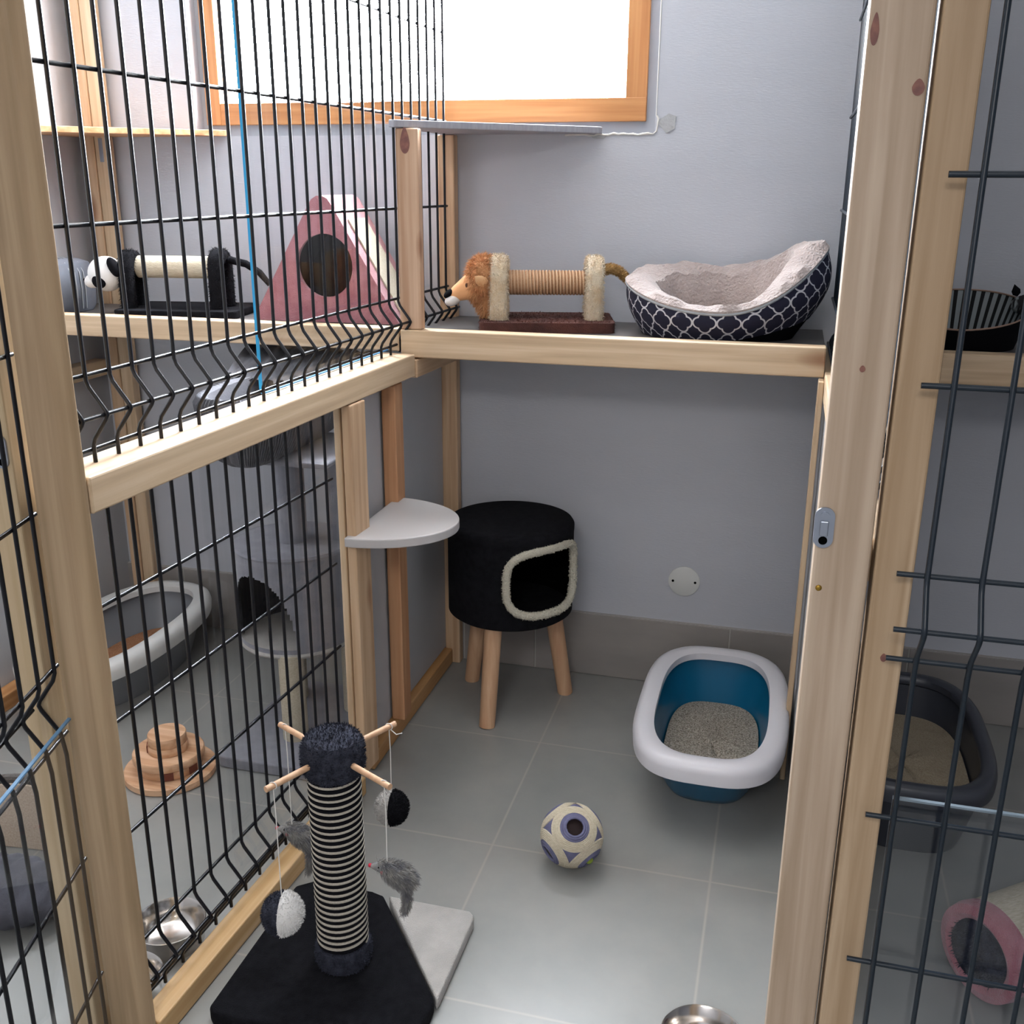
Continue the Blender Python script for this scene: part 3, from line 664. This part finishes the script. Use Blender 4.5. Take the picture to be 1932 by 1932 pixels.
# ================================================================ LITTER BOXES
def litterbox(loc,hx,hy,h,mbase,mrim,label,ml,llabel,lh,tx=.05,ty0=.14,ty1=.05,rimw=.042,e=3.2,name='litter_box',hi=0.0,drop=.03):
    """superellipse tray tapering down, wide rim; near end is -y"""
    t=thing(name,label,'litter box',loc)
    def se(a,ax,ay):
        c,s_=math.cos(a),math.sin(a); k=2/e; return (math.copysign(abs(c)**k,c)*ax,math.copysign(abs(s_)**k,s_)*ay)
    def ring(a,f,off,z):    # f 0 bottom..1 top
        ax=(hx-rimw*.6)-tx*(1-f)+off; ay0=(hy-rimw*.6)-ty0*(1-f)+off; ay1=(hy-rimw*.6)-ty1*(1-f)+off
        x_,y_=se(a,ax,1); cy=(ay1-ay0)/2; hy_=(ay1+ay0)/2
        return (x_,cy+y_*hy_,z)
    prof=[(0,0,0,0),(.15,0,.02,0),(1,0,h-.018,0),(1,-.004,h-.018,0),(.18,-.004,.022,0),(.05,-.004,.008,0)]
    b=MB(); n=72
    def fn(u,v):
        i=min(int(round(v*(len(prof)-1))),len(prof)-1); f_,off,z,_=prof[i]; return ring(2*PI*u,f_,off,z)
    b.grid(fn,n,len(prof)-1,cu=True)
    k=len(b.v); b.f.append([i for i in range(n)][::-1]); b.f.append([k-n+i for i in range(n)])
    b.build('tray',mbase,t,smooth=True,autos=50)
    rp_=[(-rimw*.62,h-.004-drop*.2),(-rimw*.62,h+.006),(-rimw*.3,h+.012),(rimw*.1,h+.012),(rimw*.38,h+.004),(rimw*.46,h-.010),(rimw*.42,h-drop),(rimw*.36,h-drop),(rimw*.36,h-.012),(rimw*.05,h-.002),(-rimw*.5,h-.006)]
    r_=MB()
    r_.grid(lambda u,v: ring(2*PI*u,1,rp_[int(round(v*len(rp_)))%len(rp_)][0]+rimw*.1,rp_[int(round(v*len(rp_)))%len(rp_)][1]),n,len(rp_),cu=True,cv=True)
    r_.build('rim',mrim,t,smooth=True,autos=60)
    lt=MB(); lr=random.Random(9)
    fl_=(lh-.02)/(h-.038)*.82+.18
    hh=[[lr.uniform(-.5,.5)*.006 for _ in range(9)] for _ in range(n)]
    def lf_(u,v):
        x_,y_,_=ring(2*PI*u,fl_,-.008,0); x2,y2,_=ring(2*PI*u,fl_,-.008,0)
        cy=(ring(PI/2,fl_,-.008,0)[1]+ring(-PI/2,fl_,-.008,0)[1])/2
        s_=max(v,.001); i=int(round(u*n))%n; j=int(round(v*8))
        return (x_*s_,cy+(y_-cy)*s_,lh+(hh[i][j] if 0<j<8 else 0)+.012*(1-s_*s_)*math.sin(3*u*2*PI+1)*.5+hi*math.cos(2*PI*u-2.2)*s_)
    lt.grid(lf_,n,8,cu=True)
    lo=MB(); lo.v=lt.v; lo.f=lt.f
    me=lo.data('cat_litter',ml,True,autos=80); o=bpy.data.objects.new('cat_litter',me); col.objects.link(o); o.location=loc
    tag(o,llabel,'litter',kind='stuff'); return t
litterbox((.835,.995,0),.176,.302,.178,M_teal,M_white,'petrol blue litter box with white rim on the tiles by the right post',M_litter,'grey-beige litter in the petrol blue box',.052,tx=.05,ty0=.135,ty1=.04,rimw=.043,drop=.036)
litterbox((-.800,1.035,0),.182,.335,.160,M_greyp,M_lightgreyp,'grey litter box with pale rim behind the lower left mesh',M_litter2,'orange-brown wood litter in the grey box',.038,tx=.045,ty0=.12,ty1=.05,rimw=.046,e=2.5,drop=.034)
litterbox((1.262,.985,0),.175,.275,.185,M_darkp,M_darkp,'dark grey litter box behind the mesh door at the right edge',M_litter3,'beige litter in the dark grey box at right',.095,tx=.03,ty0=.06,ty1=.04,rimw=.030)
# ================================================================ CAT DEN STOOL
st=thing('cat_den_stool','round black felt cat den stool with cream-trimmed opening and wooden legs','cat den',(.283,1.205,0))
rs,zb,zt=.163,.272,.520
oc=R(-37); ow=R(42); oz0,oz1=.312,.484     # opening centre angle, half width, z range
def inside(th,z,gr=0):
    u_=(th-oc+PI)%(2*PI)-PI; x_=u_/(ow+gr/rs); c_=(oz0+oz1)/2; z_=(z-c_)/((oz1-oz0)/2+gr)
    return abs(x_)**3.2+abs(z_)**3.2<1
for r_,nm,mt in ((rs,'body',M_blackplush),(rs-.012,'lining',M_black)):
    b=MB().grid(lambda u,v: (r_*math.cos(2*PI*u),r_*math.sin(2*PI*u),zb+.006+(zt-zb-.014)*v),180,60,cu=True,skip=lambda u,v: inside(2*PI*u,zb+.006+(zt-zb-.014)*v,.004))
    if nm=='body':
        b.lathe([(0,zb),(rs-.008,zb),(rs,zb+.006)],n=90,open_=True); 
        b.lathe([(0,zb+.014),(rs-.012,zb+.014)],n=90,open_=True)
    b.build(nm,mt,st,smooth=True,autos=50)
MB().lathe([(rs,zt-.026),(rs+.0008,zt-.024),(rs+.001,zt-.010),(rs-.004,zt-.002),(rs-.02,zt+.001),(0,zt+.003)],n=90,open_=True).build('lid',M_blackplush,st,smooth=True,autos=60)
tr_=MB(); pts=[]
for i in range(80):
    a=2*PI*i/80; c,s_=math.cos(a),math.sin(a); k=2/3.2
    th=oc+ow*math.copysign(abs(c)**k,c); z=(oz0+oz1)/2+(oz1-oz0)/2*math.copysign(abs(s_)**k,s_)
    pts.append(((rs+.001)*math.cos(th),(rs+.001)*math.sin(th),z))
tr_.tube(pts,.0095,10,closed=True); tr_.fuzz(3000,.004,.0018,rng); tr_.build('opening_trim',M_fleece,st,smooth=True)
for a in (R(-97),R(30),R(148),):
    d=Vector((math.cos(a),math.sin(a),0)); 
    MB().tube([d*.158,d*.115+Vector((0,0,zb-.001))],[.0205,.023],20).build('leg',Wbeech,st,smooth=True,autos=50)
# ================================================================ CAT TREE
ct=thing('cat_tree','grey plush cat tree with arched den and ribbed top bed in the left cell','cat tree',(-.20,.94,0))
MB().prism(rr_box(-.11,.20,-.25,.17,.02),.001,.030).build('base_plate',M_treeplush,ct,bevel=.004)
for px,py,nm in ((.035,-.115,'sisal_post'),(.12,.06,'sisal_post'),(-.06,.08,'sisal_post')):
    MB().lathe([(.0,.030),(.031,.030),(.031,.258),(0,.258)],c=(px,py,0),n=28).build(nm,M_sisalp,ct,smooth=True)
# den: drum with an arched opening
rd,db,dt=.142,.262,.500; ac=R(-108); aw=R(43)
def arch(th,z):
    u_=((th-ac+PI)%(2*PI)-PI)/aw
    return abs(u_)<1 and z< db+.015+(dt-db-.06)*math.sqrt(max(0,1-abs(u_)**2.2)) and z>db+.012
b=MB().grid(lambda u,v:(rd*math.cos(2*PI*u),rd*math.sin(2*PI*u),db+(dt-db-.004)*v),160,60,cu=True,skip=lambda u,v:arch(2*PI*u,db+(dt-db)*v))
b.build('den',M_treeplush,ct,smooth=True)
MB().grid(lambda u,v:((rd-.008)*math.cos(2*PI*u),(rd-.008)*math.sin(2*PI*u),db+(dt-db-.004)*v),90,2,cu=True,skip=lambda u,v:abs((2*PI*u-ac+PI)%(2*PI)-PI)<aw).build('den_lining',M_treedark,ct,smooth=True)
MB().lathe([(0,db-.012),(rd,db-.012),(rd+.004,db-.006),(rd,db),(0,db)],n=60).build('den_floor',M_grplush,ct,smooth=True,autos=40)
MB().lathe([(0,dt-.006),(rd,dt-.006),(rd+.003,dt),(rd,dt+.006),(0,dt+.006)],n=60).build('den_top',M_treeplush,ct,smooth=True,autos=40)
MB().lathe([(.0,dt+.006),(.036,dt+.006),(.036,.731),(0,.731)],c=(.0,.0,0),n=28).build('plush_post',M_treeplush,ct,smooth=True)
MB().lathe([(.0,dt+.006),(.028,dt+.006),(.028,.731),(0,.731)],c=(.105,.05,0),n=28).build('plush_post',M_treeplush,ct,smooth=True)
MB().box(-.07,.165,-.14,.15,.732,.745).build('bed_board',M_treeplush,ct,bevel=.004)
# ribbed bed
bc=Vector((-.004,-.020,0))
def bedfn(u,v,nr=110):
    a=2*PI*u; k=2/3.4; c,s_=math.cos(a),math.sin(a)
    prof=[(.050,.195,.7455),(.072,.212,.760),(.096,.226,.80),(.112,.236,.85),(.116,.240,.888),(.108,.232,.902),(.092,.216,.898),(.080,.204,.87),(.070,.196,.80)]
    i=min(int(round(v*(len(prof)-1))),len(prof)-1); ax,ay,z=prof[i]; w_=.003*math.sin(a*nr) if 0<i<6 else 0
    return (bc.x+math.copysign(abs(c)**k,c)*ax*(1+w_*14),bc.y+math.copysign(abs(s_)**k,s_)*ay*(1+w_*8),z)
b=MB().grid(bedfn,660,8,cu=True); b.build('ribbed_bed_wall',M_knit,ct,smooth=True)
MB().prism([(bc.x+x_,bc.y+y_) for x_,y_ in rr_box(-.068,.068,-.190,.190,.05)],.775,.802).build('bed_cushion',M_treeplush,ct)
# dark pleated blanket slung in the bed
def blf(u,v):
    x_=-.40+.40*u; y_=1.17-.22*v; z=.950-.045*v**1.4-.012*math.sin(PI*u)*v-.02*u*u*(1-v)
    return (x_+.10*v*(.5-u),y_+.006*math.sin(u*70)*(.4+v),z+.004*math.sin(u*55+1))
b=MB().grid(blf,160,20); n0=len(b.v)
b2=MB().grid(lambda u,v: Vector(blf(u,v))+Vector((0,.012,-.004)),160,20)
b.add(b2.v,[f_[::-1] for f_ in b2.f])
tag(b.build('blanket',M_blanket,smooth=True),'dark grey pleated blanket lying over the ribbed bed, under the left shelf','blanket')
# ================================================================ PINK TRIANGULAR CAT HOUSE
ph_=thing('triangular_cat_house','dusty pink triangular plush cat house with round hole on the left shelf','cat house',(-.19,1.166,1.005),R(2))
HW,HH,HD=.196,.335,.205
def outline(n=14):
    P=[(-HW,0.002)]
    ra=.030; ang=math.atan2(HH,HW)
    cx,cz=0,HH-ra/math.cos(ang)*1.0
    for i in range(n+1):
        a=PI/2+ang-(2*ang)*i/n +0; a=(PI/2+ (PI/2-(PI/2-ang))) - 2*ang*i/n
        P.append((cx+ra*math.cos(a),cz+ra*math.sin(a)))
    P.append((HW,0.002)); return P
OL=outline(); C0=Vector((.006,0.140)); hr_=.072
b=MB(); NN=72
def edge_pt(a):
    d=Vector((math.cos(a),math.sin(a))); best=None
    for i in range(len(OL)):
        p=Vector(OL[i]); q_=Vector(OL[(i+1)%len(OL)]); e=q_-p; den=d.x*e.y-d.y*e.x
        if abs(den)<1e-9: continue
        t_=((p.x-C0.x)*e.y-(p.y-C0.y)*e.x)/den; s_=((p.x-C0.x)*d.y-(p.y-C0.y)*d.x)/den
        if t_>0 and -1e-6<=s_<=1+1e-6 and (best is None or t_<best): best=t_
    return C0+d*best
angs=sorted(set([2*PI*i/NN for i in range(NN)]+[math.atan2(p[1]-C0.y,p[0]-C0.x)%(2*PI) for p in (OL[0],OL[-1])]))
inner=[(C0.x+hr_*math.cos(a),C0.y+hr_*1.06*math.sin(a)) for a in angs]; outer=[edge_pt(a) for a in angs]; n=len(angs)
for y_,flip in ((0,False),(.012,True)):
    k=len(b.v); b.v+=[Vector((p[0],y_,p[1])) for p in inner]+[Vector((p.x,y_,p.y)) for p in outer]
    for i in range(n):
        j=(i+1)%n; f_=[k+i,k+j,k+n+j,k+n+i]; b.f.append(f_ if flip else f_[::-1])
k=0
for i in range(n):
    j=(i+1)%n; b.f.append([i,j,2*n+j,2*n+i]); b.f.append([n+i,n+j,3*n+j,3*n+i])
b.build('front_panel',M_pink,ph_,smooth=True,autos=40)
# roof skin, back and floor
b=MB(); m_=len(OL)
for i in range(m_-1):
    p,q_=OL[i],OL[i+1]; e=Vector((q_[0]-p[0],q_[1]-p[1])); nrm=Vector((e.y,-e.x)).normalized()*-.010
    pi,qi=(p[0]-nrm.x*-1,p[1]+nrm.y*-1*-1),(q_[0]-nrm.x*-1,q_[1]+nrm.y)
    b.add([(p[0],.012,p[1]),(q_[0],.012,q_[1]),(q_[0],HD,q_[1]),(p[0],HD,p[1])],[(0,1,2,3)])
b.add([(p[0],HD,p[1]) for p in OL],[list(range(m_))])
b.add([(-HW,.012,.002),(HW,.012,.002),(HW,HD,.002),(-HW,HD,.002)],[(0,3,2,1)])
b.build('roof',M_pink,ph_,smooth=True,autos=40)
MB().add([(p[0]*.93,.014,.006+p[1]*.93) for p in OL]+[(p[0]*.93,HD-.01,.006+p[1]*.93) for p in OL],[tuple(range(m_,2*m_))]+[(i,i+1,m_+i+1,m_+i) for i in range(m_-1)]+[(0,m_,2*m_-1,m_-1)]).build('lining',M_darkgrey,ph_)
# sisal pad on the right slope
sl=Vector((HW,0))-Vector((OL[-2][0],OL[-2][1])); L0=Vector((OL[-2][0],0,OL[-2][1])); sv=Vector((HW-OL[-2][0],0,-OL[-2][1])); nv=Vector((-sv.z,0,sv.x)).normalized()
nv=Vector((abs(nv.x),0,abs(nv.z)))
b=MB(); cs=[]
for off in (.0015,.005):
    for t_,y_ in ((.15,.045),(.97,.045),(.97,HD-.045),(.15,HD-.045)): cs.append(L0+sv*t_+Vector((0,y_,0))+nv*off)
b.add(cs,[(0,1,2,3),(4,5,6,7),(0,1,5,4),(1,2,6,5),(2,3,7,6),(3,0,4,7)]); b.build('sisal_pad',M_sisalp,ph_)
# ================================================================ ANIMAL SCRATCHERS
def archpiece(parent,x0,x1,y0,y1,z0,z1,th,mt,name,fz=0):
    """upside-down U standing across the x axis, rounded section"""
    cy=(y0+y1)/2; ro=(y1-y0)/2; pts=[]
    r_=ro-th/2
    pts+= [(0,y0+th/2,z0),(0,y0+th/2,z0+.02)]
    pts+= [(0,y0+th/2,z0+(z1-ro-z0)*k/4) for k in range(1,5)]
    for i in range(1,12): a=PI-PI*i/12; pts.append((0,cy+r_*math.cos(a),z1-ro+r_*math.sin(a)))
    pts+= [(0,y1-th/2,z0+(z1-ro-z0)*k/4) for k in range(4,0,-1)]+[(0,y1-th/2,z0)]
    b=MB(); xm=(x0+x1)/2; wx=(x1-x0)/2; N=len(pts); K=14
    for i in range(N):
        p=Vector(pts[i]); t_=(Vector(pts[min(i+1,N-1)])-Vector(pts[max(i-1,0)])).normalized(); s_=t_.cross(Vector((1,0,0))).normalized()
        for k in range(K):
            a=2*PI*k/K; c,sn=math.cos(a),math.sin(a); q_=.55
            b.v.append(Vector((xm,p.y,p.z))+Vector((1,0,0))*wx*math.copysign(abs(c)**q_,c)+s_*(th/2)*math.copysign(abs(sn)**q_,sn))
    for i in range(N-1):
        for k in range(K): b.f.append([i*K+k,i*K+(k+1)%K,(i+1)*K+(k+1)%K,(i+1)*K+k])
    b.f.append(list(range(K))); b.f.append([(N-1)*K+k for k in range(K)][::-1])
    if fz: b.fuzz(fz,.008,.0012,rng,(0,0,-.4))
    return b.build(name,mt,parent,smooth=True,autos=60)
ln_=thing('lion_scratcher','lion-shaped scratching toy with ginger mane and tan rope body on the middle shelf','scratching toy',(.365,1.245,1.005),R(14))
b=MB().prism(rr_box(-.165,.155,-.100,.115,.02),.0005,.024); b.fuzz(2500,.004,.0016,rng); b.build('base',M_brownpl,ln_,smooth=True,autos=60)
archpiece(ln_,-.142,-.100,-.062,.062,.0245,.174,.036,M_cream,'front_legs',3500)
archpiece(ln_,.088,.128,-.055,.065,.0245,.172,.036,M_cream,'hind_legs',3500)
MB().tube([(-.10,.002,.108),(.088,.002,.108)],.0262,24).build('body_core',M_tanrope,ln_,smooth=True)
helix(.0255,-.098,.086,23,.0043,0,axis='x').build('body_rope',M_tanrope,ln_,smooth=True)
helix(.0288,-.094,.086,23,.0013,0.4,axis='x',n=4).build('rope_strand',M_tanrope2,ln_,smooth=True)
for ch in ln_.children:
    if 'rope' in ch.name: ch.location=(0,.002,.108)
mn=MB().ball((-.158,-.005,.112),.040,.050,.058,24); mn.ball((-.145,-.01,.070),.028,.038,.045,20); mn.fuzz(9000,.016,.0012,rng,(.15,0,-.35)); mn.build('mane',M_mane,ln_,smooth=True)
hd_=MB().lathe([(0,-.006),(.013,-.003),(.019,.010),(.024,.026),(.031,.046),(.035,.062),(.033,.075),(0,.080)],c=(-.232,-.012,.078),axis=(.93,.05,.42),n=24,sx=1,sy=1); hd_.build('head',M_face,ln_,smooth=True)
mz=MB().ball((-.232,-.012,.067),.021,.020,.014,20,rot=Matrix.Rotation(R(-25),3,'Y')); mz.build('muzzle',M_whitefelt,ln_,smooth=True)
MB().ball((-.240,-.012,.082),.016,.016,.009,16,rot=Matrix.Rotation(R(-35),3,'Y')).build('nose',M_blackfelt,ln_,smooth=True)
MB().ball((-.197,-.037,.104),.0035,.003,.0055,12).build('eye',mat('brown_button','#3a1c10',.3),ln_,smooth=True)
MB().ball((-.193,.016,.108),.0035,.003,.0055,12).build('eye',mat('brown_button','#3a1c10',.3),ln_,smooth=True)
for y_,s_ in ((-.052,1),(.040,-1)):
    MB().lathe([(0,0),(.010,.003),(.014,.012),(.011,.024),(.004,.033),(0,.036)],c=(-.149,y_,.103+.004),axis=(-.75,-.35*s_,.55),n=16,sy=.35).build('ear',M_ear,ln_,smooth=True)
tb=MB().tube([(.125,.02,.135),(.150,.03,.140),(.172,.04,.132),(.19,.045,.115),(.2,.05,.10)],[.011,.011,.011,.010,.006],12); tb.fuzz(1500,.006,.0012,rng,(.4,0,0)); tb.build('tail',mat('golden_plush','#b08a55',.95,bump=.8,bscale=300),ln_,smooth=True)
# panda
pa=thing('panda_scratcher','panda-faced black scratching toy with pale sisal body on the left shelf','scratching toy',(-.635,1.220,1.005),R(10))
MB().prism(rr_box(-.140,.185,-.100,.115,.02),.0005,.020).build('base',M_blackplush,pa,bevel=.003)
archpiece(pa,-.135,-.098,-.060,.040,.021,.165,.034,M_blackplush,'front_legs',1500)
archpiece(pa,.105,.143,-.060,.040,.021,.172,.034,M_blackplush,'hind_legs',1500)
MB().tube([(-.10,.0,.122),(.11,.0,.122)],.0285,28).build('sisal_body',M_sisalp,pa,smooth=True,autos=50)
h_=MB().ball((-.176,-.03,.105),.047,.044,.045,28); h_.ball((-.212,-.038,.086),.020,.022,.018,18); h_.build('head',M_whitefelt,pa,smooth=True)
MB().ball((-.181,-.066,.088),.019,.012,.017,18,rot=Matrix.Rotation(R(35),3,'Y')).build('eye_patch',M_blackfelt,pa,smooth=True)
MB().ball((-.203,-.010,.112),.012,.018,.014,18).build('eye_patch',M_blackfelt,pa,smooth=True)
MB().ball((-.142,-.056,.124),.014,.014,.027,16,rot=Matrix.Rotation(R(-25),3,'Y')).build('ear',M_blackfelt,pa,smooth=True)
MB().ball((-.150,.025,.145),.014,.012,.018,16).build('ear',M_blackfelt,pa,smooth=True)
MB().ball((-.229,-.040,.090),.006,.007,.005,10).build('nose',M_blackfelt,pa,smooth=True)
MB().tube([(.145,.0,.142),(.19,.0,.132),(.225,.0,.110),(.25,.0,.080)],[.010,.0095,.009,.007],12).build('tail',M_blackplush,pa,smooth=True)
# grey bag left of the panda
bg_=thing('storage_bag','dark grey rounded bag with pale piping at the far left end of the left shelf','bag',(-.963,1.178,1.005))
b=MB().grid(lambda u,v:(lambda a,p:(math.copysign(abs(math.cos(a))**.5,math.cos(a))*.062*p[0],math.copysign(abs(math.sin(a))**.5,math.sin(a))*.085*p[0],p[1]))(2*PI*u,[(.9,.001),(1,.015),(1.03,.06),(1,.105),(.9,.128),(.6,.138),(.01,.139)][min(int(round(v*6)),6)]),48,6,cu=True)
b.build('body',M_bag,bg_,smooth=True)
for yy in (-.035,-.02,.015,.0):
    MB().tube([(.063+.002*0,yy,.01),(.066,yy,.06),(.064,yy,.105),(.050,yy,.130),(0,yy,.141),(-.05,yy,.130)],.0014,6).build('piping',mat('pale_piping','#9ea0a4',.7),bg_,smooth=True)
# ================================================================ PATTERNED BED
bd=thing('cat_bed','navy and white quatrefoil cat bed with greige plush lining on the middle shelf','cat bed',(.778,1.243,1.005))
def hrim(a):
    c,s_=math.cos(a),math.sin(a)
    return .116-.055*max(0,-s_)**1.6+.020*max(0,s_)+.080*max(0,c)**2.2+.006*math.sin(3*a)*max(0,s_)
def bedo(u,v):
    a=2*PI*u; lift=.046*max(0,math.cos(a))**1.6
    H=hrim(a); z=lift+(H-lift)*v; bul=math.sin(PI*min(v*1.15,1)*.5)
    ax=.184+.040*bul+.014*max(0,math.cos(a))*(1-v)+.012*max(0,math.cos(a))*math.sin(PI*v); ay=.124+.030*bul
    return (ax*math.cos(a),ay*math.sin(a),z+.002)
per=1.18; sc_=.0525
b=MB().grid(bedo,160,24,cu=True,uvf=lambda u,v:(u*26.0,(bedo(u,v)[2]-.012)/.047+.30)); o=b.build('outer_wall',M_quat,bd,smooth=True)
def bedi(u,v):
    a=2*PI*u; H=hrim(a); p=[(0,0,0),(.003,.008,.006),(-.012,.018,.012),(-.038,.016,.012),(-.066,-.002,0),(-.082,-.05,0),(-.088,-.5,0)]
    i=min(int(round(v*6)),6); ox,oz,_=p[i]
    x_,y_,_=bedo(u,1); L_=math.hypot(x_,y_); 
    wr=.0035*math.sin(a*9+i)+.002*math.sin(a*23+2*i)
    z=max(H+oz,.030) if i<6 else .030
    if i==5: z=.030+(H-.03)*.45
    f_=(L_+ox*(.72+.38*abs(math.cos(a)))+(wr if i>1 else 0))/L_
    return (x_*f_,y_*f_,z+.002+(wr if i>1 else 0))
b=MB().grid(bedi,160,6,cu=True); b.build('plush_lining',M_bedplush,bd,smooth=True)
def cush(u,v):
    a=2*PI*u; x_,y_,_=bedo(u,1); L_=math.hypot(x_,y_); f_=(L_-.062)/L_*max(v,.001); wr=.004*math.sin(a*5+3*v)
    return (x_*f_,y_*f_,.032+.030*math.sqrt(max(0,1-v**3))+wr*v)
MB().grid(cush,72,14,cu=True).build('plush_cushion',M_bedplush,bd,smooth=True)
MB().tube([Vector(bedo(i/96,1))+Vector((0,0,.001)) for i in range(96)],.0032,6,closed=True).build('piping',mat('grey_piping','#8f9295',.7),bd,smooth=True)
b=MB().grid(lambda u,v:((.184-.02*(1-v)+.012*max(0,math.cos(2*PI*u))*v)*math.cos(2*PI*u),(.123-.01*(1-v))*math.sin(2*PI*u),.0005+(.047*max(0,math.cos(2*PI*u))**1.6+.002)*v),72,4,cu=True)
k=len(b.v); b.f.append(list(range(72))[::-1]); b.build('black_underside',M_blackfelt,bd,smooth=True)
# black zebra bed
zb_=thing('cat_bed','black zebra-headed cat bed with striped lining on the right shelf','cat bed',(1.285,1.245,1.005))
MB().grid(lambda u,v:((.125+.02*v)*math.cos(2*PI*u),(.125+.02*v)*math.sin(2*PI*u),.001+(.075+.028*math.sin(2*PI*u)+.010*max(0,math.cos(2*PI*u)))*v),64,6,cu=True).build('outer_wall',M_blackfelt,zb_,smooth=True)
def zin(u,v):
    a=2*PI*u; r_=.145-.028*v; return (r_*math.cos(a),r_*math.sin(a),.001+(.075+.028*math.sin(a)+.010*max(0,math.cos(a)))*(1-.92*v)+.0005)
MB().grid(zin,128,4,cu=True,uvf=lambda u,v:(u*46,v)).build('striped_lining',M_zebra,zb_,smooth=True)
MB().lathe([(0,.010),(.118,.010)],n=48,open_=True).build('inner_floor',M_blackfelt,zb_)
MB().tube([(.145*math.cos(a),.145*math.sin(a),.003+(.075+.028*math.sin(a)+.010*max(0,math.cos(a)))) for a in [2*PI*i/72 for i in range(72)]],.002,6,closed=True).build('piping',mat('beige_piping','#94796a',.7),zb_,smooth=True)
MB().ball((.150,-.01,.092),.046,.030,.024,20).build('zebra_head',mat('zebra_face','#8d9496',.9,c2='#1b1b1e',scale=45,stretch=(3,.4,.4),lo=.47,hi=.53),zb_,smooth=True)
MB().lathe([(0,0),(.008,.006),(.009,.014),(0,.028)],c=(.118,.0,.108),axis=(-.35,0,1),n=12,sy=.4).build('ear',M_blackfelt,zb_,smooth=True)
# ================================================================ LOWER RIGHT ROLLER
rl=thing('scratching_roller','cream sisal roller with dusty pink plush end, low behind the mesh door at right','scratching toy',(1.345,.40,.0855),R(38))
MB().lathe([(.078,.0),(.082,.002),(.082,.36),(.078,.362),(0,.362)],axis=(1,0,0),n=48,open_=True).build('sisal_roll',M_sisalp,rl,smooth=True,autos=50)
b=MB().lathe([(.056,.003),(.058,-.010),(.068,-.017),(.083,-.012),(.0855,.004),(.0835,.02)],axis=(1,0,0),n=48,open_=True); b.build('pink_end',M_pink,rl,smooth=True)
b=MB().lathe([(0,-.020),(.03,-.020),(.052,-.012),(.060,-.004)],c=(0,.006,-.006),axis=(1,0,0),n=32,open_=True); b.fuzz(600,.008,.0015,rng,(-.3,0,0)); b.build('dark_centre',M_char,rl,smooth=True)
# ================================================================ LOWER LEFT SCRATCHER
ls=thing('arched_scratcher','cream sisal arch with dark plush edging at the left edge','scratching toy',(-.520,.300,0),R(6))
b=MB(); 
def ar(u,v,off): a=PI*(.06+.88*u); return (-.16*math.cos(a)*1.0,.0+off,.004+.165*math.sin(a)*v)
P=[(-.17*math.cos(PI*i/24),.155*math.sin(PI*i/24)+.002) for i in range(25)]
b.v=[Vector((x_,0,z_)) for x_,z_ in P]+[Vector((x_,.03,z_)) for x_,z_ in P]; k=25
b.f=[list(range(25)),list(range(25,50))[::-1]]+[[i,i+1,k+i+1,k+i] for i in range(24)]+[[24,0,k,k+24]]
b.build('sisal_face',mat('cream_carpet','#c5b5a3',.95,c2='#b3a08d',scale=260,bump=.6,bscale=300),ls)
MB().tube([(x_,.015,z_+.004) for x_,z_ in P],.011,10).build('plush_edging',mat('brown_grey_plush','#4c4744',.95,bump=1,bscale=300),ls,smooth=True)
gp=thing('striped_plush_cushion','dark grey plush cushion with ribbed stripes in front of the cream arch at left','cushion',(-.440,.125,0),R(4))
def gpf(u,v):
    a=2*PI*u; t_=PI*(v*.998+.001); st_=.004*math.sin(v*46) if .1<v<.9 else 0
    return ((.150+st_)*math.sin(t_)*math.cos(a),(.085+st_)*math.sin(t_)*math.sin(a),.042-.040*math.cos(t_))
b=MB()
def gp2(u,v):
    a=2*PI*u; t_=PI*(v*.998+.001); rib=1+.05*math.sin(t_*26)
    return (.150*-math.cos(t_),.090*math.sin(t_)*math.cos(a)*rib,.047+.046*math.sin(t_)*math.sin(a)*rib)
b.grid(gp2,40,96,cu=True); b.build('cushion',mat('ribbed_dark_plush','#3b3b42',.95,c2='#4a4a52',scale=18,bump=.6,bscale=250),gp,smooth=True)
